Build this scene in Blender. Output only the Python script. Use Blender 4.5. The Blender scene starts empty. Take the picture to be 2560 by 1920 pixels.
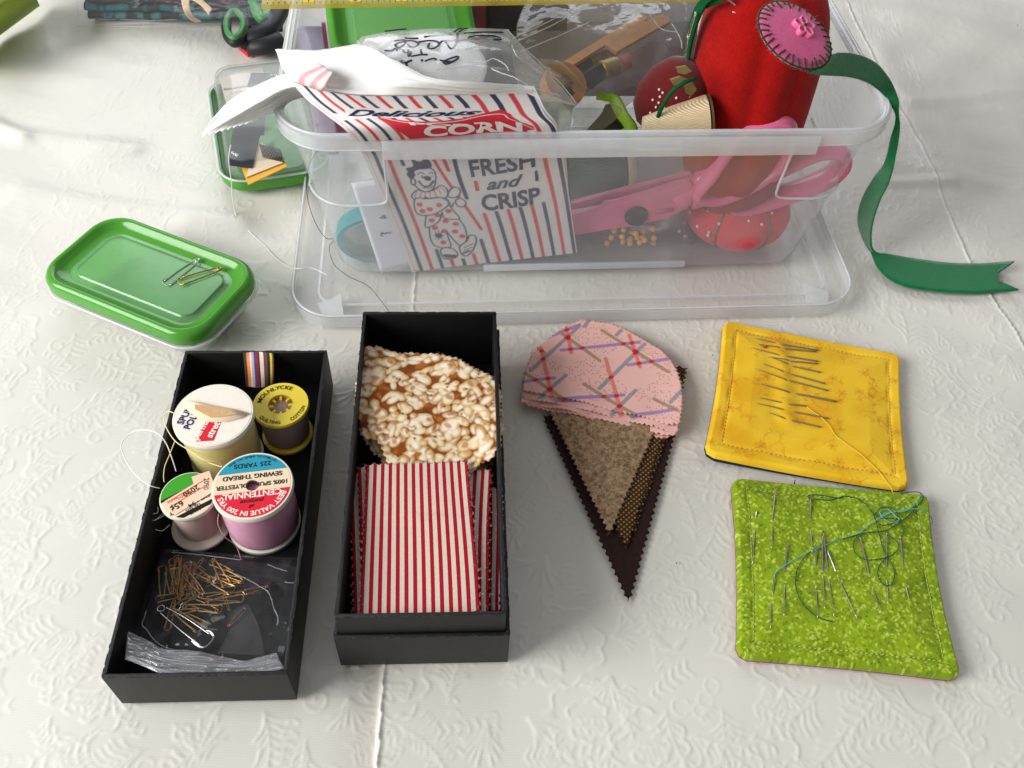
import bpy, bmesh, math, random
import numpy as np
from mathutils import Vector, Matrix

# ------------------------------------------------------------------ camera, light, exposure
SC = bpy.context.scene
COL = SC.collection
KH, FPX, PITCH, ROLL = .425, 2274.1, .8824, .0571      # camera height (m), focal length in photo pixels, pitch, roll
_c, _s, _cr, _sr = math.cos(PITCH), math.sin(PITCH), math.cos(ROLL), math.sin(ROLL)
FWD = np.array([0, _c, -_s]); _R = np.array([1., 0, 0]); _D = -np.array([0, _s, _c])
RGT = _cr*_R - _sr*_D; DWN = _sr*_R + _cr*_D
CAM = np.array([0, 0, KH])
cd = bpy.data.cameras.new('camera'); cam = bpy.data.objects.new('camera', cd); COL.objects.link(cam)
m = Matrix([list(RGT), list(-DWN), list(-FWD)]).transposed().to_4x4(); m.translation = Vector(CAM)
cam.matrix_world = m
cd.sensor_width = 36; cd.lens = 36*FPX/2560; cd.clip_start = .01; cd.clip_end = 60
SC.camera = cam
wd = bpy.data.worlds.new('World'); SC.world = wd; wd.use_nodes = True
bgn = wd.node_tree.nodes['Background']; bgn.inputs[0].default_value = (1, .99, .97, 1); bgn.inputs[1].default_value = .30
def area(name, loc, target, sx, sy, power, col):
    l = bpy.data.lights.new(name, 'AREA'); l.shape = 'RECTANGLE'; l.size = sx; l.size_y = sy; l.energy = power; l.color = col
    o = bpy.data.objects.new(name, l); COL.objects.link(o); o.location = loc
    o.rotation_euler = (Vector(target)-Vector(loc)).to_track_quat('-Z', 'Y').to_euler(); return o
area('window_light', (-1.5, -.25, .95), (0, .4, .03), 1.2, 1.0, 47, (1, .992, .975))
area('far_window_light', (-.25, 2.4, 1.3), (.0, .45, 0), 2.0, 1.0, 21, (.90, .95, 1))
SC.view_settings.view_transform = 'Standard'; SC.view_settings.look = 'None'
SC.view_settings.exposure = 0; SC.view_settings.gamma = 1; SC.view_settings.use_curve_mapping = False
SC.render.engine = 'CYCLES'
SC.cycles.use_denoising = True; SC.cycles.max_bounces = 10; SC.cycles.transparent_max_bounces = 40
SC.cycles.diffuse_bounces = 4; SC.cycles.glossy_bounces = 4; SC.cycles.transmission_bounces = 8
SC.cycles.caustics_reflective = False; SC.cycles.caustics_refractive = False; SC.cycles.sample_clamp_indirect = 6

# ------------------------------------------------------------------ helpers
rnd = random.Random(7); npr = np.random.RandomState(11)
A = np.array
def ray(u, v): return (u-1280)/FPX*RGT + (v-960)/FPX*DWN + FWD
def P(u, v, z=0.):
    d = ray(u, v); return CAM + d*((z-KH)/d[2])
def PP(pts): return A([P(*p) for p in pts])
def depth(p): return float((A(p)-CAM)@FWD)
def lin(c):
    c = A(c, float)/255.; return np.where(c <= .04045, c/12.92, ((c+.055)/1.055)**2.4)
def L4(c): return tuple(lin(c))+(1.,)

ORI = {}
def props(o, label=None, cat=None, group=None, kind=None):
    if label: o['label'] = label
    if cat: o['category'] = cat
    if group: o['group'] = group
    if kind: o['kind'] = kind
    return o
def thing(name, loc, label, cat, group=None, kind=None):
    o = bpy.data.objects.new(name, None); COL.objects.link(o); o.empty_display_size = .01
    o.location = loc; ORI[o] = A(loc, float); return props(o, label, cat, group, kind)
def mk(name, V, F, mat, parent=None, smooth=True, col=None, uv=None, **kw):
    V = np.asarray(V, float).reshape(-1, 3)
    if parent is None: o0 = A([(V[:, 0].min()+V[:, 0].max())/2, (V[:, 1].min()+V[:, 1].max())/2, V[:, 2].min()])
    else: o0 = ORI[parent]
    me = bpy.data.meshes.new(name)
    if isinstance(F, np.ndarray):
        n, k = F.shape
        me.vertices.add(len(V)); me.vertices.foreach_set('co', (V-o0).astype(np.float32).ravel())
        me.loops.add(n*k); me.loops.foreach_set('vertex_index', F.astype(np.int32).ravel())
        me.polygons.add(n); me.polygons.foreach_set('loop_start', np.arange(0, n*k, k, dtype=np.int32))
        me.update(calc_edges=True); me.validate()
    else:
        me.from_pydata((V-o0).tolist(), [], [tuple(int(i) for i in f) for f in F]); me.update()
    if smooth: me.polygons.foreach_set('use_smooth', np.ones(len(me.polygons), bool))
    if smooth not in (True, False): me.set_sharp_from_angle(angle=math.radians(smooth))
    if col is not None:
        ca = me.color_attributes.new('Col', 'FLOAT_COLOR', 'POINT')
        c4 = np.ones((len(V), 4), np.float32); c4[:, :3] = col; ca.data.foreach_set('color', c4.ravel())
    if uv is not None:
        ul = me.uv_layers.new(name='UVMap'); idx = np.zeros(len(me.loops), np.int32); me.loops.foreach_get('vertex_index', idx)
        ul.data.foreach_set('uv', np.asarray(uv, np.float32)[idx].ravel())
    if mat is not None: me.materials.append(mat)
    o = bpy.data.objects.new(name, me); COL.objects.link(o)
    if parent is None: o.location = o0
    else: o.parent = parent
    ORI[o] = o0
    return props(o, **kw)
def fix(o):          # consistent outward normals
    bm = bmesh.new(); bm.from_mesh(o.data); bmesh.ops.recalc_face_normals(bm, faces=bm.faces); bm.to_mesh(o.data); bm.free(); return o

class MB:            # collects shapes into one mesh
    def __init__(s): s.V = []; s.F = []; s.n = 0
    def add(s, V, F):
        V = np.asarray(V, float).reshape(-1, 3); s.V.append(V); s.F += [tuple(int(i)+s.n for i in f) for f in F]; s.n += len(V); return s
    def build(s, name, mat, parent=None, smooth=True, **kw): return mk(name, np.vstack(s.V), s.F, mat, parent, smooth, **kw)

def spline(pts, n, closed=False):      # Catmull-Rom through points, resampled to n points
    p = A(pts, float); N = len(p)
    if N == 2 and not closed: return p[0]+(p[1]-p[0])*np.linspace(0, 1, n)[:, None]
    seg = N if closed else N-1
    t = np.linspace(0, seg, n, endpoint=not closed); i = np.minimum(t.astype(int), seg-1); f = (t-i)[:, None]
    g = (lambda k: p[k % N]) if closed else (lambda k: p[np.clip(k, 0, N-1)])
    a, b, c, d = g(i-1), g(i), g(i+1), g(i+2)
    return .5*((2*b)+(c-a)*f+(2*a-5*b+4*c-d)*f**2+(3*b-a-3*c+d)*f**3)
def tubeVF(pts, r, n=6, closed=False, flat=None, up=None):
    p = A(pts, float); N = len(p); r = np.broadcast_to(np.asarray(r, float), (N,))
    T = np.roll(p, -1, 0)-np.roll(p, 1, 0) if closed else np.gradient(p, axis=0)
    T /= np.linalg.norm(T, axis=1)[:, None]+1e-12
    nrm = A(up, float) if up is not None else (A([0, 0, 1.]) if abs(T[0][2]) < .9 else A([1., 0, 0])); V = []
    for i in range(N):
        if up is not None: nrm = A(up, float)
        nrm = nrm-T[i]*(nrm@T[i]); nrm /= np.linalg.norm(nrm)+1e-12; b = np.cross(T[i], nrm)
        for k in range(n):
            a = 2*math.pi*k/n; V.append(p[i]+r[i]*(math.cos(a)*nrm*(flat or 1)+math.sin(a)*b))
    F = [(i*n+k, i*n+(k+1) % n, ((i+1) % N)*n+(k+1) % n, ((i+1) % N)*n+k) for i in range(N if closed else N-1) for k in range(n)]
    if not closed: F += [tuple(range(n))[::-1], tuple((N-1)*n+k for k in range(n))]
    return A(V), F
def tube(name, pts, r, mat, parent=None, n=6, closed=False, **kw): return mk(name, *tubeVF(pts, r, n, closed), mat, parent, **kw)
def rrect(hx, hy, r, n=6):
    r = min(r, hx, hy); o = []
    for cx, cy, a0 in ((hx-r, hy-r, 0), (-hx+r, hy-r, 90), (-hx+r, -hy+r, 180), (hx-r, -hy+r, 270)):
        for k in range(n+1):
            a = math.radians(a0+90*k/n); o.append((cx+r*math.cos(a), cy+r*math.sin(a)))
    return A(o)
def loftVF(rings, cap0=False, cap1=False, loop=False):
    n = len(rings[0]); V = np.vstack([A(r, float) for r in rings]); R = len(rings); F = []
    for i in range(R if loop else R-1):
        j = (i+1) % R
        for k in range(n): F.append((i*n+k, i*n+(k+1) % n, j*n+(k+1) % n, j*n+k))
    if cap0: F.append(tuple(range(n))[::-1])
    if cap1: F.append(tuple((R-1)*n+k for k in range(n)))
    return V, F
class Frame:         # local frame: origin, x, y, z axes
    def __init__(s, o, x=(1, 0, 0), y=(0, 1, 0), z=None):
        s.o = A(o, float); s.x = A(x, float); s.x /= np.linalg.norm(s.x); y = A(y, float); y = y-s.x*(y@s.x); s.y = y/np.linalg.norm(y); s.z = np.cross(s.x, s.y)
    def __call__(s, p):
        p = np.atleast_2d(A(p, float)); return s.o+p[:, :1]*s.x+p[:, 1:2]*s.y+p[:, 2:3]*s.z
def yawframe(o, a): return Frame(o, (math.cos(a), math.sin(a), 0), (-math.sin(a), math.cos(a), 0))
def ring(fr, out, z): return fr(np.c_[out, np.full(len(out), z)])
def lathe(name, prof, mat, parent, fr, n=40, smooth=40, close=False, caps=(True, True), **kw):
    a = np.linspace(0, 2*math.pi, n, endpoint=False)
    rings = [fr(np.c_[r*np.cos(a), r*np.sin(a), np.full(n, z)]) for r, z in prof]
    V, F = loftVF(rings, caps[0] and not close, caps[1] and not close, close); return mk(name, V, F, mat, parent, smooth, **kw)
def boxVF(fr, x0, x1, y0, y1, z0, z1, bev=.0006):
    bm = bmesh.new(); vs = [bm.verts.new((x, y, z)) for z in (z0, z1) for y in (y0, y1) for x in (x0, x1)]
    for f in ((0, 2, 3, 1), (4, 5, 7, 6), (0, 1, 5, 4), (1, 3, 7, 5), (3, 2, 6, 7), (2, 0, 4, 6)): bm.faces.new([vs[i] for i in f])
    if bev: bmesh.ops.bevel(bm, geom=bm.edges[:], offset=bev, segments=2, affect='EDGES', profile=.6)
    bm.verts.index_update(); V = A([v.co[:] for v in bm.verts]); F = [[v.index for v in f.verts] for f in bm.faces]; bm.free(); return fr(V), F
def gridVF(S, nu, nv, th=0.):        # S(u,v)->(n,3): sheet with thickness th (to the back of its normal)
    u, v = np.meshgrid(np.linspace(0, 1, nu), np.linspace(0, 1, nv)); pts = S(u.ravel(), v.ravel()); uvs = np.c_[u.ravel(), v.ravel()]
    i, j = np.meshgrid(np.arange(nu-1), np.arange(nv-1)); a = (j*nu+i).ravel(); F = np.c_[a, a+1, a+nu+1, a+nu]
    if not th: return pts, F, uvs
    G = pts.reshape(nv, nu, 3); N = np.cross(np.gradient(G, axis=1), np.gradient(G, axis=0)); N /= np.linalg.norm(N, axis=2)[:, :, None]+1e-15
    pb = pts-N.reshape(-1, 3)*th; n = nu*nv
    bd = np.r_[np.arange(nu), np.arange(1, nv)*nu+nu-1, (nv-1)*nu+np.arange(nu-2, -1, -1), np.arange(nv-2, 0, -1)*nu]
    b2 = np.roll(bd, -1); side = np.c_[b2, bd, bd+n, b2+n]
    return np.vstack([pts, pb]), np.vstack([F, F[:, ::-1]+n, side]), np.vstack([uvs, uvs])
def netS(rows):                       # smooth surface through a net of world points, rows[j][i]
    R = A(rows, float)
    def cr(Pk, t):                    # Pk (K,n,3)
        K = len(Pk); x = np.clip(t, 0, 1)*(K-1); i = np.minimum(x.astype(int), K-2); f = (x-i)[:, None]; q = np.arange(len(t))
        g = lambda k: Pk[np.clip(k, 0, K-1), q]
        p0 = np.where((i > 0)[:, None], g(i-1), 2*g(i)-g(i+1)); p3 = np.where((i < K-2)[:, None], g(i+2), 2*g(i+1)-g(i)); b, c = g(i), g(i+1)
        return .5*((2*b)+(c-p0)*f+(2*p0-5*b+4*c-p3)*f**2+(3*b-p0-3*c+p3)*f**3)
    def S(u, v):
        u = np.asarray(u, float); v = np.asarray(v, float)
        cols = [cr(np.repeat(R[j][:, None], len(u), 1), u) for j in range(len(R))]
        return cr(A(cols), v)
    return S
def text2d(s, size=1., align='CENTER', shear=0., bold=0.):
    c = bpy.data.curves.new('t', 'FONT'); c.body = s; c.size = size; c.align_x = align; c.shear = shear; c.offset = bold*size; c.resolution_u = 3
    o = bpy.data.objects.new('t', c); COL.objects.link(o); bpy.context.view_layer.update()
    me = o.evaluated_get(bpy.context.evaluated_depsgraph_get()).to_mesh()
    V = A([v.co[:] for v in me.vertices]).reshape(-1, 3)[:, :2]; F = [tuple(p.vertices) for p in me.polygons]
    bpy.data.objects.remove(o); bpy.data.curves.remove(c); return V, F
def arcmap(V, R, mid, inward=False):  # bend 2D text round a circle; mid = angle of its middle; text reads clockwise, feet to the centre
    if not inward: a = mid-V[:, 0]/R; r = R+V[:, 1]
    else: a = mid+V[:, 0]/R; r = R-V[:, 1]
    return np.c_[r*np.cos(a), r*np.sin(a)]

def fuzz(o, n, mat, length=.0012, seed=0, idx=None, name='fuzz'):       # fine felt fibres standing off a mesh's surface
    me = o.data; nv = len(me.vertices); co = np.zeros(nv*3); me.vertices.foreach_get('co', co); co = co.reshape(-1, 3); no = A([v.normal[:] for v in me.vertices]); r = np.random.RandomState(seed); i = r.randint(0, nv, n) if idx is None else np.asarray(idx)[r.randint(0, len(idx), n)]
    p = co[i]+r.normal(0, .0008, (n, 3))*.6; d = no[i]+r.normal(0, .7, (n, 3)); d /= np.linalg.norm(d, axis=1)[:, None]; L = length*r.uniform(.4, 1.3, n)[:, None]; w = np.cross(d, r.normal(size=(n, 3))); w /= np.linalg.norm(w, axis=1)[:, None]+1e-9; w *= .00007
    V = np.stack([p-w, p+w, p+d*L], 1).reshape(-1, 3); F = np.arange(3*n).reshape(-1, 3); f = mk(name, V+ORI[o], F, mat, o.parent or o, False, kind='stuff'); return f
# ------------------------------------------------------------------ raster prints (flat printed cloth and paper), sampled onto mesh vertices
class Ras:
    def __init__(s, w, h, res, bg):
        s.w, s.h, s.res = w, h, res; s.nx, s.ny = int(w/res)+1, int(h/res)+1
        s.I = np.ones((s.ny, s.nx, 3))*lin(bg)
    def win(s, x0, x1, y0, y1):
        i0, i1 = max(0, int(x0/s.res)), min(s.nx, int(x1/s.res)+2); j0, j1 = max(0, int(y0/s.res)), min(s.ny, int(y1/s.res)+2)
        if i1 <= i0 or j1 <= j0: return None
        X, Y = np.meshgrid(np.arange(i0, i1)*s.res, np.arange(j0, j1)*s.res); return (slice(j0, j1), slice(i0, i1)), X, Y
    def blend(s, sl, m, c, op=1.):
        m = np.clip(m, 0, 1)[:, :, None]*op; s.I[sl] = s.I[sl]*(1-m)+m*(c if np.ndim(c) == 3 else lin(c))
    def ell(s, cx, cy, rx, ry, ang, c, op=1., soft=None):
        R = max(rx, ry)*1.2+s.res*2; w = s.win(cx-R, cx+R, cy-R, cy+R)
        if w is None: return
        sl, X, Y = w; ca, sa = math.cos(ang), math.sin(ang); x = ((X-cx)*ca+(Y-cy)*sa)/rx; y = (-(X-cx)*sa+(Y-cy)*ca)/ry
        d = (np.sqrt(x*x+y*y)-1)*min(rx, ry); s.blend(sl, .5-d/(soft or s.res), c, op)
    def line(s, pts, w, c, op=1.):
        p = A(pts, float); R = w+s.res*2; ww = s.win(p[:, 0].min()-R, p[:, 0].max()+R, p[:, 1].min()-R, p[:, 1].max()+R)
        if ww is None: return
        sl, X, Y = ww; D = np.full(X.shape, 9.)
        for a, b in zip(p[:-1], p[1:]):
            d = b-a; t = np.clip(((X-a[0])*d[0]+(Y-a[1])*d[1])/(d@d+1e-18), 0, 1); D = np.minimum(D, np.hypot(X-a[0]-t*d[0], Y-a[1]-t*d[1]))
        s.blend(sl, .5-(D-w/2)/s.res, c, op)
    def poly(s, pts, c, op=1.):
        p = A(pts, float); R = s.res*2; ww = s.win(p[:, 0].min()-R, p[:, 0].max()+R, p[:, 1].min()-R, p[:, 1].max()+R)
        if ww is None: return
        sl, X, Y = ww; D = np.full(X.shape, 9.); ins = np.zeros(X.shape, bool)
        for a, b in zip(p, np.roll(p, -1, 0)):
            d = b-a; t = np.clip(((X-a[0])*d[0]+(Y-a[1])*d[1])/(d@d+1e-18), 0, 1); D = np.minimum(D, np.hypot(X-a[0]-t*d[0], Y-a[1]-t*d[1]))
            cr_ = (a[1] > Y) != (b[1] > Y); ins ^= cr_ & (X < (b[0]-a[0])*(Y-a[1])/(b[1]-a[1]+1e-18)+a[0])
        s.blend(sl, .5+np.where(ins, D, -D)/s.res, c, op)
    def at(s, x, y):
        x = np.clip(np.asarray(x)/s.res, 0, s.nx-1.001); y = np.clip(np.asarray(y)/s.res, 0, s.ny-1.001); i = x.astype(int); j = y.astype(int); f = (x-i)[:, None]; g = (y-j)[:, None]
        return s.I[j, i]*(1-f)*(1-g)+s.I[j, i+1]*f*(1-g)+s.I[j+1, i]*(1-f)*g+s.I[j+1, i+1]*f*g

def pink(poly, amp, pitch, seed=0, step=None):    # pinking-sheared outline: zigzag along a closed polygon (2D, metres) -> (zigzag, plain), same count
    p = A(poly, float); out = []; base = []; r = random.Random(seed); flip = 0
    for a, b in zip(p, np.roll(p, -1, 0)):
        d = b-a; Ln = np.linalg.norm(d); n = max(1, int(round(Ln/pitch*2))); nv = A([d[1], -d[0]])/(Ln+1e-12)
        for k in range(n):
            q = a+d*k/n; base.append(q); out.append(q+nv*amp*(.5 if (flip % 2) else -.5)*(1+.25*r.uniform(-1, 1))); flip += 1
    o, c = A(out), A(base)
    if step:
        oo, cc = [], []
        for i in range(len(o)):
            j = (i+1) % len(o); n = max(1, int(np.linalg.norm(o[j]-o[i])/step))
            for k in range(n): oo.append(o[i]+(o[j]-o[i])*k/n); cc.append(c[i]+(c[j]-c[i])*k/n)
        o, c = A(oo), A(cc)
    return o, c
def densify(p, step):
    p = A(p, float); o = []
    for a, b in zip(p, np.roll(p, -1, 0)):
        n = max(1, int(np.linalg.norm(b-a)/step)); o += [a+(b-a)*k/n for k in range(n)]
    return A(o)
def starsheet(name, outs, rings, M3, th, mat, parent=None, colf=None, fray=None, **kw):   # outs: (zigzag, plain) outline in flat metres, M3: flat -> world surface
    out2, base = outs; c = base.mean(0); n = len(out2); fl = [c[None]]
    ins = c+(base-c)*(1-.0011/np.maximum(np.linalg.norm(base-c, axis=1), .002))[:, None]
    for k in range(1, rings): fl.append(c+(ins-c)*k/(rings-1))
    fl.append(out2); fl = np.vstack(fl); T = M3(fl); F = [(0, 1+k, 1+(k+1) % n) for k in range(n)]
    for r in range(rings-1):
        a = 1+r*n; F += [(a+k, a+n+k, a+n+(k+1) % n, a+(k+1) % n) for k in range(n)]
    nb = len(T); a = 1+(rings-1)*n; rb = min(rings, 9); fb = np.vstack([out2]+[c+(ins-c)*k/rb for k in range(rb, 0, -1)]+[c[None]]); B = M3(fb)-A([0, 0, th]); rb += 1
    F += [(a+k, nb+k, nb+(k+1) % n, a+(k+1) % n) for k in range(n)]
    for r in range(rb-1): b_ = nb+r*n; F += [(b_+k, b_+n+k, b_+n+(k+1) % n, b_+(k+1) % n) for k in range(n)]
    b_ = nb+(rb-1)*n; F += [(b_+k, nb+rb*n, b_+(k+1) % n) for k in range(n)]
    V = np.vstack([T, B]); uv = np.vstack([fl, fb]); col = colf(uv) if colf else None
    o = mk(name, V, F, mat, parent, True, col=col, uv=uv, **kw)
    if fray: fuzz(o, fray[0], fray[1], fray[2], len(V), np.arange(nb-n, nb), 'frayed_edge')
    return o

# ------------------------------------------------------------------ materials
def nodes(name):
    m_ = bpy.data.materials.new(name); m_.use_nodes = True; nt = m_.node_tree; nt.nodes.clear(); out = nt.nodes.new('ShaderNodeOutputMaterial'); return m_, nt, out
def N(nt, t, **kw):
    n = nt.nodes.new(t)
    for k, v in kw.items():
        if k.startswith('i_'): n.inputs[k[2:].replace('_', ' ')].default_value = v
        else: setattr(n, k, v)
    return n
def noise_fac(nt, scale, detail=4., rough=.6):
    tc = N(nt, 'ShaderNodeTexCoord'); nz = N(nt, 'ShaderNodeTexNoise'); nz.inputs['Scale'].default_value = scale; nz.inputs['Detail'].default_value = detail; nz.inputs['Roughness'].default_value = rough
    nt.links.new(tc.outputs['Object'], nz.inputs['Vector']); return nz.outputs[0]
def vary(nt, src, var, scale):         # multiply a colour by 1 +- var
    f = noise_fac(nt, scale); mr = N(nt, 'ShaderNodeMapRange'); mr.inputs[1].default_value = .25; mr.inputs[2].default_value = .75; mr.inputs[3].default_value = 1-var; mr.inputs[4].default_value = 1+var; nt.links.new(f, mr.inputs[0])
    mx = N(nt, 'ShaderNodeMix', data_type='RGBA', blend_type='MULTIPLY'); mx.inputs[0].default_value = 1
    if isinstance(src, tuple): mx.inputs[6].default_value = src
    else: nt.links.new(src, mx.inputs[6])
    cb = N(nt, 'ShaderNodeCombineColor'); [nt.links.new(mr.outputs[0], cb.inputs[i]) for i in range(3)]; nt.links.new(cb.outputs[0], mx.inputs[7]); return mx.outputs[2]
def pm(name, col, rough=.6, metal=0., spec=.4, var=.07, vscale=250., bump=0., bscale=900., sheen=0., coat=0., attr=False, stripes=None, trans=0., dots=None, mottle=None):
    m_, nt, out = nodes(name); b = N(nt, 'ShaderNodeBsdfPrincipled'); nt.links.new(b.outputs[0], out.inputs[0])
    b.inputs['Roughness'].default_value = rough; b.inputs['Metallic'].default_value = metal; b.inputs['Specular IOR Level'].default_value = spec
    b.inputs['Sheen Weight'].default_value = sheen; b.inputs['Sheen Roughness'].default_value = .4; b.inputs['Coat Weight'].default_value = coat
    src = L4(col) if col is not None else None
    if attr: at = N(nt, 'ShaderNodeAttribute', attribute_name='Col'); src = at.outputs[0]
    if stripes:                        # (period, fraction, colour b, uv axis, wobble)
        per, fr_, c2, ax = stripes; uv = N(nt, 'ShaderNodeUVMap'); sx = N(nt, 'ShaderNodeSeparateXYZ'); nt.links.new(uv.outputs[0], sx.inputs[0])
        nz = N(nt, 'ShaderNodeTexNoise'); nz.inputs['Scale'].default_value = 2500; nt.links.new(uv.outputs[0], nz.inputs['Vector'])
        ad = N(nt, 'ShaderNodeMath', operation='MULTIPLY_ADD'); ad.inputs[1].default_value = .00025; nt.links.new(nz.outputs[0], ad.inputs[0]); nt.links.new(sx.outputs[ax], ad.inputs[2])
        dv = N(nt, 'ShaderNodeMath', operation='DIVIDE'); dv.inputs[1].default_value = per; nt.links.new(ad.outputs[0], dv.inputs[0])
        fc = N(nt, 'ShaderNodeMath', operation='FRACT'); nt.links.new(dv.outputs[0], fc.inputs[0])
        lt = N(nt, 'ShaderNodeMath', operation='LESS_THAN'); lt.inputs[1].default_value = fr_; nt.links.new(fc.outputs[0], lt.inputs[0])
        mx = N(nt, 'ShaderNodeMix', data_type='RGBA'); mx.inputs[6].default_value = src; mx.inputs[7].default_value = L4(c2); nt.links.new(lt.outputs[0], mx.inputs[0]); src = mx.outputs[2]
    if dots:                           # (pitch, radius share, colour): staggered dots on the flat print
        uv = N(nt, 'ShaderNodeUVMap'); sc_ = N(nt, 'ShaderNodeVectorMath', operation='SCALE'); sc_.inputs['Scale'].default_value = math.pi/dots[0]; nt.links.new(uv.outputs[0], sc_.inputs[0]); sx = N(nt, 'ShaderNodeSeparateXYZ'); nt.links.new(sc_.outputs[0], sx.inputs[0])
        sn = [N(nt, 'ShaderNodeMath', operation='SINE') for _ in (0, 1)]; [nt.links.new(sx.outputs[i], sn[i].inputs[0]) for i in (0, 1)]; pr_ = N(nt, 'ShaderNodeMath', operation='MULTIPLY'); nt.links.new(sn[0].outputs[0], pr_.inputs[0]); nt.links.new(sn[1].outputs[0], pr_.inputs[1])
        gt = N(nt, 'ShaderNodeMath', operation='GREATER_THAN'); gt.inputs[1].default_value = dots[1]; nt.links.new(pr_.outputs[0], gt.inputs[0]); mx = N(nt, 'ShaderNodeMix', data_type='RGBA'); mx.inputs[6].default_value = src; mx.inputs[7].default_value = L4(dots[2]); nt.links.new(gt.outputs[0], mx.inputs[0]); src = mx.outputs[2]
    if mottle:                         # (scale, colour b, low, high)
        mr = N(nt, 'ShaderNodeMapRange'); mr.inputs[1].default_value = mottle[2]; mr.inputs[2].default_value = mottle[3]; nt.links.new(noise_fac(nt, mottle[0], 6, .75), mr.inputs[0]); mx = N(nt, 'ShaderNodeMix', data_type='RGBA'); nt.links.new(mr.outputs[0], mx.inputs[0]); mx.inputs[7].default_value = L4(mottle[1])
        if isinstance(src, tuple): mx.inputs[6].default_value = src
        else: nt.links.new(src, mx.inputs[6])
        src = mx.outputs[2]
    nt.links.new(vary(nt, src, var, vscale), b.inputs['Base Color'])
    if bump:
        bp = N(nt, 'ShaderNodeBump'); bp.inputs['Strength'].default_value = bump; bp.inputs['Distance'].default_value = .0006; nt.links.new(noise_fac(nt, bscale, 3), bp.inputs['Height']); nt.links.new(bp.outputs[0], b.inputs['Normal'])
    if trans:
        tr = N(nt, 'ShaderNodeBsdfTranslucent'); nt.links.new(vary(nt, src, var, vscale), tr.inputs[0]); ms = N(nt, 'ShaderNodeMixShader'); ms.inputs[0].default_value = trans
        nt.links.new(b.outputs[0], ms.inputs[1]); nt.links.new(tr.outputs[0], ms.inputs[2]); nt.links.new(ms.outputs[0], out.inputs[0])
    return m_
def tp(name, col, fac, rough=.2, gloss=.06, tint=(255, 255, 255), var=.25, vscale=60., bump=0., bscale=150., bdist=.002, trs=.5):
    # clear or milky plastic: see-through share 1-fac, the rest scatters; a thin gloss on top
    m_, nt, out = nodes(name)
    tr = N(nt, 'ShaderNodeBsdfTransparent'); tr.inputs[0].default_value = L4(tint)
    df = N(nt, 'ShaderNodeBsdfDiffuse'); df.inputs[0].default_value = L4(col); tl = N(nt, 'ShaderNodeBsdfTranslucent'); tl.inputs[0].default_value = L4(col)
    m1 = N(nt, 'ShaderNodeMixShader'); m1.inputs[0].default_value = trs; nt.links.new(df.outputs[0], m1.inputs[1]); nt.links.new(tl.outputs[0], m1.inputs[2])
    mr = N(nt, 'ShaderNodeMapRange'); mr.inputs[1].default_value = .25; mr.inputs[2].default_value = .75; mr.inputs[3].default_value = fac*(1-var); mr.inputs[4].default_value = fac*(1+var); nt.links.new(noise_fac(nt, vscale), mr.inputs[0])
    m2 = N(nt, 'ShaderNodeMixShader'); nt.links.new(mr.outputs[0], m2.inputs[0]); nt.links.new(tr.outputs[0], m2.inputs[1]); nt.links.new(m1.outputs[0], m2.inputs[2])
    gl = N(nt, 'ShaderNodeBsdfGlossy'); gl.inputs['Roughness'].default_value = rough
    fz = N(nt, 'ShaderNodeFresnel'); gm = N(nt, 'ShaderNodeNewGeometry'); io = N(nt, 'ShaderNodeMapRange'); io.inputs[3].default_value = 1.45; io.inputs[4].default_value = 1/1.45; nt.links.new(gm.outputs['Backfacing'], io.inputs[0]); nt.links.new(io.outputs[0], fz.inputs[0])   # thin film: same reflection from both sides
    ml = N(nt, 'ShaderNodeMath', operation='MULTIPLY'); ml.inputs[1].default_value = gloss/.04*.5; nt.links.new(fz.outputs[0], ml.inputs[0]); ml.use_clamp = True
    m3 = N(nt, 'ShaderNodeMixShader'); nt.links.new(ml.outputs[0], m3.inputs[0]); nt.links.new(m2.outputs[0], m3.inputs[1]); nt.links.new(gl.outputs[0], m3.inputs[2]); nt.links.new(m3.outputs[0], out.inputs[0])
    if bump:
        bp = N(nt, 'ShaderNodeBump'); bp.inputs['Strength'].default_value = bump; bp.inputs['Distance'].default_value = bdist; nt.links.new(noise_fac(nt, bscale, 2), bp.inputs['Height'])
        for n_ in (gl, df, fz): nt.links.new(bp.outputs[0], n_.inputs['Normal'])
    return m_
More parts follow.
